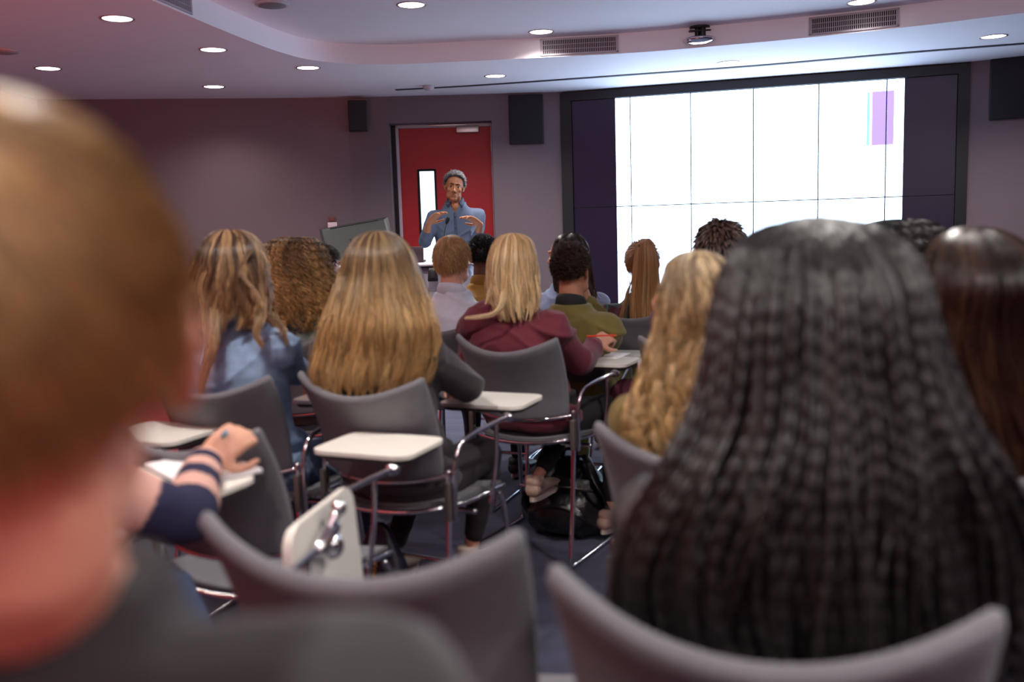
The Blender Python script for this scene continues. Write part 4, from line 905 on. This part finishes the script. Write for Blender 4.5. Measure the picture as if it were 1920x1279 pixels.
short_hair('hair', p['root'], p['hc'], p['Rm'], H_pony, n=1500, length=.06, lift=.02, rad=.0011, fuzz=.05, crown=(0, -.75, .6), lenvar=.1)
long_hair('ponytail', p['root'], 4.84, (1207, 447), [(449, 1198, 1216), (458, 1190, 1222), (480, 1186, 1227), (520, 1183, 1231), (570, 1180, 1234), (620, 1182, 1234), (655, 1186, 1226), (686, 1192, 1214)], H_pony, n=1700, rad=.0014, clumps=70, wave=(.003, 3),
          cy=([0, 2, 9], [0, -.02, -.06]), ry=([0, 1, 3, 9], [.02, .05, .05, .035]), thm=3.1, ends=(.86, 1.), under=.85,
          locks=[([(1186, 520, 4.86), (1176, 560, 4.84), (1160, 600, 4.82)], 26, .010, .0011), ([(1178, 540, 4.84), (1168, 580, 4.82), (1166, 625, 4.82)], 20, .008, .0011)])
# curly woman
yw = 26; fl = wloc(570, 447, 4.12, yw)
p = person('woman with a mass of brown and golden curls in a grey green knitted top', 572, 4.12, 455, yw, 'tan', True, top='knit_top', topmat=mat('green_knit', (112, 124, 116), rough=.95, var=.25, vscale=70, bump=.9, bscale=110), pants=(52, 54, 62), ch=(-.879, 4.093), fold=(.008, 9), sw=.18)
long_hair('hair', p['root'], 4.12, (556, 445), [(448, 526, 590), (462, 503, 606), (490, 494, 618), (525, 500, 632), (560, 508, 644), (590, 520, 642), (612, 536, 628)], H_curly, n=2600, rad=.0015, M=46, clumps=150, wave=(.010, 5), curl=(.0085, 26), tipin=.3,
          cy=([0, 2, 4, 8], [0, -.01, -.05, -.11]), ry=([0, 1, 3, 5, 8], [.04, .09, .125, .12, .08]), ends=(.62, 1.), fly=.15, kr=(.84, 1.08), under=.86)
# person half hidden
p = person('person with short brown hair half hidden between the curly hair and the ombre hair', 606, 5.05, 457, 10, 'fair', False, top='shirt', top_col=(96, 104, 118), ch=(-1.02, 5.05), hyaw=25, voxel=.008, face=True)
short_hair('hair', p['root'], p['hc'], p['Rm'], H_dark, n=1800, length=.03, lift=.15, rad=.0014)
# twists
yw = 18; fl = wloc(1352, 410, 3.66, yw)
p = person('person with short brown twisted hair in a plum top in front of the lit screen', 1352, 3.66, 415, yw, 'brown', False, top='jumper', top_col=(92, 50, 72), pants=(84, 32, 50), ch=(.78, 3.66), fold=(.010, 9), sw=.20, knees=[(tuple(fl(1172, 735, 4.02)), tuple(fl(1150, 850, 4.05))), ((.14, .38, .555), (.13, .38, .10))])
short_hair('hair', p['root'], p['hc'], p['Rm'], H_dred, n=680, length=.042, lift=.5, rad=.0048, radii=(.082, .102, .098), fuzz=.25, seg=6, droop=.25, crown=(0, -.1, 1), M=8)
# black curls
yw = 8; fl = wloc(1680, 415, 3.0, yw)
p = person('person with dense black curly hair, between the braids and the auburn hair', 1680, 3.02, 432, yw, 'brown', True, top='shirt', top_col=(150, 122, 118), pants=(44, 40, 50), ch=(1.36, 3.05), sw=.18)
long_hair('hair', p['root'], 3.02, (1680, 414), [(417, 1640, 1715), (430, 1615, 1738), (455, 1602, 1752), (490, 1600, 1752), (530, 1612, 1742), (570, 1630, 1728), (600, 1645, 1712)], H_black, n=2300, rad=.0017, M=40, clumps=160, wave=(.010, 6), curl=(.011, 20), tipin=.25,
          cy=([0, 2, 4, 8], [0, -.01, -.04, -.07]), ry=([0, 1, 3, 5, 8], [.05, .10, .125, .11, .08]), ends=(.6, 1.), fly=.3, kr=(.84, 1.12), thm=2.1)
# wavy honey blonde
yw = 24; fl = wloc(1300, 470, 2.12, yw)
p = person('woman with long wavy honey blonde hair, partly behind the black braids', 1300, 2.12, 470, yw, 'fair', True, top='jumper', top_col=(120, 104, 52), pants=(50, 48, 52), ch=(.498, 2.125), sw=.14, arms=((-.13, .14, .86), (-.06, .36, .72), (.20, .10, .86), (.12, .34, .72)))
long_hair('hair', p['root'], 2.12, (1302, 470), [(475, 1272, 1332), (490, 1252, 1352), (520, 1240, 1368), (560, 1232, 1382), (610, 1226, 1392), (660, 1212, 1398), (710, 1194, 1400), (760, 1178, 1400), (805, 1172, 1385), (850, 1186, 1350)], H_wavy, n=4600, rad=.0010, M=40, clumps=110,
          wave=(.014, 7.5), cy=([0, 2, 4, 8, 11], [0, -.01, -.04, -.09, -.10]), ry=([0, 1, 3, 5, 8, 11], [.02, .075, .105, .09, .065, .05]), ends=(.84, 1.), tipin=.7, fly=.05, curl=(.003, 12))
# auburn
yw = 14; fl = wloc(1815, 425, 1.85, yw)
p = person('woman with long glossy dark auburn hair at the right edge', 1818, 1.86, 425, yw, 'fair', True, top='blouse', top_col=(120, 60, 78), pants=(50, 48, 52), ch=(.99, 1.97), sw=.17)
long_hair('hair', p['root'], 1.86, (1812, 425), [(430, 1778, 1850), (446, 1745, 1884), (480, 1722, 1912), (530, 1708, 1932), (590, 1700, 1944), (650, 1700, 1954), (710, 1704, 1970), (770, 1722, 1990), (840, 1756, 2010), (915, 1800, 2015)], H_auburn, n=4600, rad=.0010, M=34, clumps=150,
          wave=(.007, 5), cy=([0, 2, 4, 8, 11], [0, -.01, -.04, -.09, -.10]), ry=([0, 1, 3, 5, 8, 11], [.02, .075, .105, .09, .065, .05]), ends=(.86, 1.), tipin=.6, fly=.03)
# braids
yw = 14; fl = wloc(1515, 410, 1.22, yw)
p = person('woman with long thin black braids filling the right foreground', 1515, 1.22, 414, yw, 'brown', True, top='top', topmat=mat('black_sequins', (42, 40, 42), rough=.25, spec=1., bump=.9, bscale=160), pants=(36, 34, 40), ch=(.352, 1.223), sw=.185, g=.012)
br = [(417, 1470, 1568), (432, 1415, 1622), (470, 1372, 1665), (530, 1345, 1692), (600, 1328, 1704), (680, 1312, 1722), (760, 1286, 1754), (840, 1236, 1800), (920, 1190, 1838), (1010, 1160, 1860), (1100, 1165, 1868), (1180, 1200, 1840), (1230, 1240, 1800)]
kw = dict(M=120, wave=(.006, 3), bead=.35, seg=6, cy=([0, 2, 4, 5, 8, 13], [0, -.01, -.035, -.05, -.10, -.13]), ry=([0, 1, 3, 6, 8, 10, 12, 13], [.02, .075, .112, .108, .113, .128, .140, .12]), tipin=.0, fly=.0, thm=1.9)
long_hair('braids', p['root'], 1.22, (1515, 410), br, H_black, n=290, rad=.0040, clumps=290, ends=(.84, 1.0), kr=(.86, 1.07), under=.82, underend=.93, ungrid=90, drift=.13, **kw)
# foreground man
H_m = p
yw = -6
p = person('man with dark blond hair in a dark shirt, nearest the camera at the left', -18, .45, 112, yw, 'fair', False, top='dark_tshirt', top_col=(30, 30, 33), pants=(44, 46, 60), ch=(-.24, .47), sw=.185, voxel=.005, g=.016, fold=(.006, 8), sleeve=.15, hyaw=-6, nod=-12, nboff=(-.030, .070, .008), shrug=.034, neckr=.050, jaw=.62, trap=.026, hairtop=.026)
short_hair('hair', p['root'], p['hc'], p['Rm'], H_man, n=9000, thr=(-.32, -.26, .10, .24, .42, .62, .66), length=.024, lift=.14, rad=.0008, fuzz=.22, droop=.3, M=8)
# striped sweater
yw = 30; W_ = at(-55, 430, 1.72); fl = wloc(-55, 430, 1.72, yw)
person.hands = {'r': dict(curl=(.9, 1.0, 1.1, 1.2), d=(.25, .75, .45), n=(-.8, .3, -.5), side=-1), 'l': dict(curl=(.5, .5, .6, .6), d=(.5, .8, -.3), n=(0, 0, -1))}
p = person('person in a pink and navy striped sweater and jeans, mostly hidden by the front man', -55, 1.72, 430, yw, 'fair', True, top='striped_sweater', topmat=mat('striped_knit', (205, 160, 150), rough=.95, bump=.5, bscale=300), pants=(86, 104, 140), ch=(-1.0, 1.70), sw=.185,
           arms=(fl(120, 1000, 1.85), fl(215, 1090, 1.95), fl(348, 975, 1.74), fl(384, 866, 1.95)), g=.022, fold=(.006, 8), knees=[((-.16, .36, .50), (-.16, .40, .10)), (tuple(fl(300, 1095, 1.96)), (.25, .40, .10))])
co = get_co(p['garment'].data); el_, wl_, er_, wr2 = p['arms']; sh_ = p['J']['shr']
def seg_t(co, a, b): t = np.clip(((co-a)@(b-a))/((b-a)@(b-a)), 0, 1); return t, np.linalg.norm(co-(a+t[:, None]*(b-a)), axis=1)
t1, d1_ = seg_t(co, sh_, er_); t2, d2_ = seg_t(co, er_, wr2); L1 = np.linalg.norm(er_-sh_); L2 = np.linalg.norm(wr2-er_)
s_ = np.where(d2_ < d1_, L1+t2*L2, t1*L1); onarm = np.minimum(d1_, d2_) < .085
wr_d = L1+L2*.93-s_
bands = [(0, .032), (.070, .115), (.165, .285), (.40, .5)]
k = np.zeros(len(co))
for a_, b_ in bands: k = np.where(onarm & (wr_d >= a_) & (wr_d < b_), 1, k)
k = np.where(~onarm & (np.sin(co[:, 2]*2*np.pi/.16) > .2), 1, k)
set_col(p['garment'].data, 'band', np.stack([k, k, k], 1))
nt = MATS['striped_knit'].node_tree; at_ = nd(nt, 'ShaderNodeAttribute'); at_.attribute_name = 'band'; mx = nd(nt, 'ShaderNodeMix', data_type='RGBA')
mx.inputs[6].default_value = (*lin((212, 166, 152)), 1); mx.inputs[7].default_value = (*lin((34, 34, 66)), 1); nt.links.new(at_.outputs['Fac'], mx.inputs[0]); nt.links.new(mx.outputs[2], nt.nodes['Principled BSDF'].inputs['Base Color'])
short_hair('hair', p['root'], p['hc'], p['Rm'], H_dark, n=2500, length=.05, lift=.1, rad=.0012, droop=.5)
# ------------------------------------------------------------------ the presenter
M_navy = mat('presenter_shirt', (64, 76, 100), rough=.8, var=.06, bump=.2, bscale=300)
yw = 180; PD = 7.95; fl = wloc(851, 321, PD, yw)
person.hands = {'r': dict(d=(-.75, .25, .75), n=(-.35, .5, -.75), curl=(.35, .4, .45, .5), side=1, thumb=.6), 'l': dict(d=(.85, .25, .62), n=(.35, .5, -.75), curl=(.35, .4, .45, .5), side=-1, thumb=.6)}
Wp = at(851, 321, PD)
p = person('presenter with short grey curly hair in a blue shirt, both hands raised', 851, PD, 321, yw, 'brown', False, top='shirt', topmat=M_navy, pants=(36, 38, 56), shoes=(30, 26, 24), ch=(Wp[0], Wp[1]), standing=True,
           tilt=-8, hyaw=-4, nod=2, nboff=(0, 0, .03), shrug=-.025, face=True, group=None, fold=(.010, 10), g=.018, sw=.188, sleeve=.62, hairtop=.018,
           arms=(fl(893, 452, 7.98), fl(901, 421, 7.72), fl(796, 455, 7.98), fl(804, 419, 7.72)), knees=[((-.10, -.02, .50), (-.11, -.06, .095)), ((.10, -.02, .50), (.11, -.06, .095))])
short_hair('hair', p['root'], p['hc'], p['Rm'], H_grey, n=2600, length=.018, lift=.85, rad=.0019, radii=(.080, .102, .096), curl=(.005, 1.4), M=9,
           thr=(-.62, -.55, -.3, -.10, .50, .74, .78))
M_eye = mat('eye_white', (128, 116, 108), rough=.15); M_iris = mat('eye_iris', (40, 24, 16), rough=.1); M_lip = mat('lips', (140, 84, 72), rough=.5); M_brow = mat('brows', (48, 40, 38), rough=.9)
def face_bits(p, lipm=M_lip):
    hc, Rm = p['hc'], p['Rm']
    for s in (1, -1):
        V, Fc = ellipsoid((s*.031, .0725, .0035), (.0115, .0115, .0070)); e = mesh_obj('eye', V@Rm.T+hc, Fc, M_eye, p['root'])
        V, Fc = ellipsoid((s*.030, .0825, .0035), (.0066, .0022, .0060)); mesh_obj('iris', V@Rm.T+hc, Fc, M_iris, e)
        V, Fc = tube([(s*.013, .090, .029), (s*.030, .089, .0315), (s*.047, .079, .026)], [.003, .0036, .002], 8); mesh_obj('eyebrow', V@Rm.T+hc, Fc, M_brow, p['root'])
    V, Fc = merge([tube([(-.022, .086, -.064), (-.008, .096, -.061), (0, .0965, -.0625), (.008, .096, -.061), (.022, .086, -.064)], [.002, .0034, .003, .0034, .002], 8), tube([(-.018, .087, -.069), (0, .0955, -.071), (.018, .087, -.069)], [.002, .0044, .002], 8)])
    mesh_obj('lips', V@Rm.T+hc, Fc, lipm, p['root'])
face_bits(p)
nb = p['nb']
# open collar with points, placket and buttons
M_navd = mat('shirt_collar', (46, 54, 78), rough=.8)
for s in (1, -1):
    a = np.linspace(math.radians(-95), math.radians(60), 18); out = []
    for i, t in enumerate(a):
        f = max(0, math.sin(t)); q1 = np.array([.062*math.cos(t)*s, nb[1]+.002+.064*math.sin(t), nb[2]+.040-.042*f]); lean_ = f**2
        q2 = np.array([(.074+.004*lean_)*math.cos(t)*s+s*.022*lean_, nb[1]+.004+(.078+.014*lean_)*math.sin(t), nb[2]+.002-.062*f**1.5])
        n_ = np.array([math.cos(t)*s, math.sin(t), .3]); n_ /= np.linalg.norm(n_); out.append(np.array([q1, q2+n_*.004, q2+n_*.009, q1+n_*.005]))
    V, Fc = loft(out); mesh_obj('collar', V, Fc, M_navd, p['root'])
import bmesh
bm = bmesh.new(); bm.from_mesh(p['garment'].data); zv = nb[2]-.088
for no_ in ((1, 0, -.62), (-1, 0, -.62)):
    bmesh.ops.bisect_plane(bm, geom=[g_ for g_ in bm.verts[:]+bm.edges[:]+bm.faces[:] if not isinstance(g_, bmesh.types.BMVert) or True], plane_co=(0, 0, zv), plane_no=no_)
bmesh.ops.delete(bm, geom=[v for v in bm.verts if v.co.z > nb[2]+.004 or (v.co.y > nb[1]+.01 and v.co.z > zv and abs(v.co.x) < (v.co.z-zv)*.62-1e-4)], context='VERTS'); bm.to_mesh(p['garment'].data); bm.free()
dgc = get_co(p['garment'].data)
def front_y(x, z):
    m_ = (np.abs(dgc[:, 0]-x) < .02) & (np.abs(dgc[:, 2]-z) < .02); return dgc[m_, 1].max() if m_.any() else .1
pl = [(0, front_y(0, z)+.001, z) for z in np.linspace(nb[2]-.095, 1.0, 14)]
V, Fc = tube(pl, .011, 8, flat=.18, flatdir=(0, 1, 0)); mesh_obj('button_placket', V, Fc, M_navd, p['root'])
for z in np.linspace(nb[2]-.125, 1.05, 5):
    V, Fc = ellipsoid((0, front_y(0, z)+.005, z), (.006, .003, .006)); mesh_obj('button', V, Fc, M_black, p['root'])
# ------------------------------------------------------------------ lectern, monitor, microphone
M_lec = mat('lectern_grey', (158, 154, 168), rough=.5); M_lect = mat('lectern_top', (226, 226, 232), rough=.35)
lx0 = at(612, 495, 7.45)[0]; lx1 = at(888, 495, 7.45)[0]; ly = at(790, 494, 7.45)[1]; lz = at(835, 492, 7.45)[2]
r = empty('lectern', ((lx0+lx1)/2, ly+.25, 0)); tag(r, 'grey lectern with a white top in front of the presenter', 'lectern'); hw = (lx1-lx0)/2
V, Fc = box((0, .02, lz/2-.02), (2*hw-.02, .50, lz-.04), .05); mesh_obj('cabinet', V, Fc, M_lec, r)
V, Fc = box((0, 0, lz-.014), (2*hw+.03, .56, .028), .012); mesh_obj('worktop', V, Fc, M_lect, r)
V, Fc = merge([box((x, -.24, lz*.45), (hw*.9, .012, lz*.7), .004) for x in (-hw*.48, hw*.48)]); mesh_obj('front_panels', V, Fc, mat('lectern_panel', (140, 136, 150), rough=.5), r)
P = at(809, 516, 7.30); o = empty('desk_phone', (P[0], ly-.02, P[2])); tag(o, 'small black handset clipped to the front of the lectern', 'handset')
V, Fc = loft([ring_el((0, y, z), a, b, 16, 4) for y, z, a, b in ((0, -.055, .040, .016), (0, -.04, .042, .018), (0, .03, .034, .016), (0, .052, .026, .012))]); V[:, 1] -= .02; mesh_obj('case', V, Fc, M_black, o)
V, Fc = box((0, -.040, 0), (.03, .008, .06), .003); mesh_obj('button_panel', V, Fc, mat('panel_dark', (48, 46, 52), rough=.4), o)
# gooseneck microphone
mt_, mb = at(840, 412, 7.42), at(832.5, 452, 7.42); o = empty('gooseneck_microphone', (mb[0], mb[1], lz)); tag(o, 'thin black gooseneck microphone standing on the lectern before the presenter', 'microphone'); oo = np.array(o.location)
V, Fc = tube(smooth_path([(mb[0]-.004, mb[1], lz), (mb[0], mb[1], (lz+mb[2])/2), mb, (mb+mt_)/2+[-.006, 0, .01], mt_-[.01, 0, .02]], 5)-oo, .0055, 8); mesh_obj('gooseneck', V, Fc, M_black, o)
V, Fc = tube(np.array([mt_-[.012, 0, .026], mt_-[.004, 0, .005], mt_+[.002, -.004, .012]])-oo, [.012, .017, .015], 12); mesh_obj('foam_cap', V, Fc, M_blackm, o)
V, Fc = tube([(0, 0, 0), (0, 0, .015)], .03, 16, round_cap=False); mesh_obj('base', V, Fc, M_black, o)
# laptop edge behind the ombre hair
P = at(765, 481, 7.55); o = empty('laptop', (P[0], P[1], lz)); tag(o, 'dark laptop standing open on the lectern, left of the presenter', 'laptop')
V, Fc = box((0, .02, .065), (.25, .012, .13), .004, rotx(-.15)); mesh_obj('lid', V, Fc, mat('laptop_lid', (54, 40, 48), rough=.3, metal=.3), o); V, Fc = box((0, .12, .008), (.25, .18, .015), .004); mesh_obj('keyboard_base', V, Fc, M_black, o)
# monitor seen from behind, tilted
tl, tr, bl = at(598.5, 431, 7.62), at(727, 408, 7.74), at(632, 516, 7.50); U = tr-tl; Wd = np.linalg.norm(U); U /= Wd; D = bl-tl; D -= U*(D@U); Hh = np.linalg.norm(D); D /= Hh; N_ = np.cross(U, D)
N_ = N_ if N_[1] > 0 else -N_      # away from the camera (screen side)
Rm_ = np.stack([U, N_, -D], 1); cen = tl+U*Wd/2+D*Hh/2; print('monitor', Wd, Hh)
r = empty('monitor', (cen[0], cen[1]+.12, lz)); tag(r, 'large tilted black monitor seen from behind, left of the lectern', 'monitor'); oo = np.array(r.location)
M_mon = mat('monitor_shell', (20, 21, 22), rough=.42, spec=.4)
rings = []
for yy, k in ((.0, 1.0), (-.010, 1.0), (-.026, .93), (-.034, .86)):
    rings.append(np.array([(x, yy, z) for x, z in [(-Wd/2*k, -Hh/2*k), (Wd/2*k, -Hh/2*k), (Wd/2*k, Hh/2*k), (-Wd/2*k, Hh/2*k)]]))
V, Fc = loft(rings[::-1]); mesh_obj('rear_shell', V@Rm_.T+cen-oo, Fc, M_mon, r, False)
V, Fc = box((0, .006, 0), (Wd-.02, .008, Hh-.02)); mesh_obj('screen', V@Rm_.T+cen-oo, Fc, M_black, r, False)
V, Fc = box((-.0, -.030, Hh/2*.89), (Wd*.70, .014, .006)); mesh_obj('vent_slot', V@Rm_.T+cen-oo, Fc, M_blackm, r, False)
V, Fc = merge([box((.02, -.040, -.02), (.17, .016, .17), .006)]+[ellipsoid((.02+x, -.050, -.02+z), (.005, .004, .005), nu=8, nv=6) for x in (-.07, .07) for z in (-.07, 0, .07)]); pm = mesh_obj('mount_plate', V@Rm_.T+cen-oo, Fc, M_blackm, r)
V, Fc = box((.04, -.052, -.01), (.075, .02, .05), .004); mesh_obj('silver_bracket', V@Rm_.T+cen-oo, Fc, M_chrome, pm)
st = Rm_@np.array([.02, -.06, -.04])+cen-oo; V, Fc = merge([tube([st, st+[0, -.04, -.05], (st[0], 0, .02)], .016, 12), box((st[0], 0, .010), (.16, .16, .02), .006)]); mesh_obj('stand', V, Fc, M_black, r)
# ------------------------------------------------------------------ bags
M_lea = mat('black_leather', (20, 20, 22), rough=.28, spec=.7, bump=.35, bscale=45, var=.2)
B0 = onz(1066, 1004, 0); r = empty('backpack', (B0[0]+.01, B0[1]+.06, 0), -.35); tag(r, 'black leather backpack lying on the floor in front of the maroon hoodie chair', 'backpack', None)
bp = vox([loft([ring_el((0, y, z), a, b, 30, 2.8) for z, a, b, y in ((.012, .15, .10, 0), (.03, .178, .125, 0), (.10, .185, .135, 0), (.19, .175, .12, .01), (.26, .140, .09, .02), (.31, .085, .05, .03), (.33, .03, .02, .03))]), ellipsoid((0, -.105, .12), (.135, .06, .095))], .008, 8); folds(bp, .018, 9, 5); me_obj('bag_body', bp, M_lea, r)
pk = vox([ellipsoid((0, -.135, .105), (.115, .035, .075))], .006, 3); folds(pk, .008, 12, 2); me_obj('front_pocket', pk, M_lea, r)
for s in (-1, 1):
    V, Fc = tube(smooth_path([(s*.05, .04, .33), (s*.09, -.03, .345), (s*.15, -.08, .25), (s*.185, -.06, .13), (s*.175, .0, .05)], 6), .02, 10, flat=.28, flatdir=(0, 0, 1)); mesh_obj('strap', V, Fc, M_lea, r)
V, Fc = tube(smooth_path([(-.035, .03, .33), (-.02, .02, .365), (.02, .02, .365), (.035, .03, .33)], 5), .009, 8); mesh_obj('carry_handle', V, Fc, M_lea, r)
V, Fc = tube(smooth_path([(-.13, -.07, .20), (-.05, -.125, .235), (.06, -.125, .235), (.135, -.065, .20)], 6), .004, 6); mesh_obj('zip', V, Fc, mat('zip_metal', (120, 118, 116), rough=.3, metal=1), r)
B1 = at(713, 1010, 3.02); r = empty('handbag', (B1[0], B1[1], 0), -.5); tag(r, 'navy handbag with a gold chain standing on the floor beside a chair', 'handbag')
hb_ = vox([loft([ring_el((0, 0, z), a, b, 26, 3.4) for z, a, b in ((.01, .12, .045), (.03, .14, .06), (.15, .13, .055), (.30, .09, .035), (.40, .04, .018), (.42, .02, .01))])], .007, 4); folds(hb_, .01, 10, 1); me_obj('bag_body', hb_, mat('navy_leather', (26, 28, 44), rough=.45), r)
links = [tube([np.array([.03+.005*math.sin(k*1.3), -.065-.01*math.sin(k*.5), .34-k*.018])+np.array([.006*math.cos(a)*(k % 2), .006*math.cos(a)*((k+1) % 2), .008*math.sin(a)]) for a in np.linspace(0, 6.283, 9)], .0022, 6, round_cap=False) for k in range(14)]
V, Fc = merge(links); mesh_obj('gold_chain', V, Fc, mat('gold', (220, 170, 80), rough=.2, metal=1), r)
# ------------------------------------------------------------------ papers, pens, bracelet
M_pap = mat('paper', (240, 240, 242), rough=.8)
def flat_item(name, px, py, z, size, yaw, m, label, cat, th=.006, parts=()):
    P = onz(px, py, z); o = empty(name, (P[0], P[1], z), -math.radians(yaw)); tag(o, label, cat)
    V, Fc = box((0, 0, th/2), (size[0], size[1], th), .002); mesh_obj('pages', V, Fc, m, o)
    return o
o = flat_item('notebook', 1128, 667, .755, (.22, .16), 30, M_pap, 'white notebook under the hand of the woman in the maroon hoodie', 'notebook')
o = flat_item('notebook', 380, 882, .842, (.24, .17), 50, M_pap, 'white notebook on which the striped sleeve rests', 'notebook', .010)
V, Fc = box((0, 0, -.0), (.245, .175, .004), .001); mesh_obj('cover', V, Fc, mat('notebook_cover', (60, 64, 80), rough=.5), o)
def pen(a, b, m, label, cap):
    a, b = np.array(a), np.array(b); c = (a+b)/2; o = empty('pen', tuple(c)); tag(o, label, 'pen'); V, Fc = tube(np.array([a, a*.1+b*.9])-c, .0052, 10); mesh_obj('barrel', V, Fc, m, o)
    V, Fc = tube(np.array([a*.1+b*.9, b])-c, [.005, .0015], 10); mesh_obj('tip', V, Fc, cap, o)
pen(at(1101, 631, 4.10), at(1157, 629, 4.16), mat('orange_plastic', (238, 78, 44), rough=.3), 'orange pen held in the hand of the woman in the maroon hoodie', mat('orange_tip', (240, 100, 60), rough=.3))
pen(at(424, 812, 1.96), at(398, 838, 2.02), mat('blue_plastic', (100, 170, 205), rough=.3), 'blue pen held in the hand of the striped sleeve', mat('blue_tip', (70, 120, 190), rough=.3))
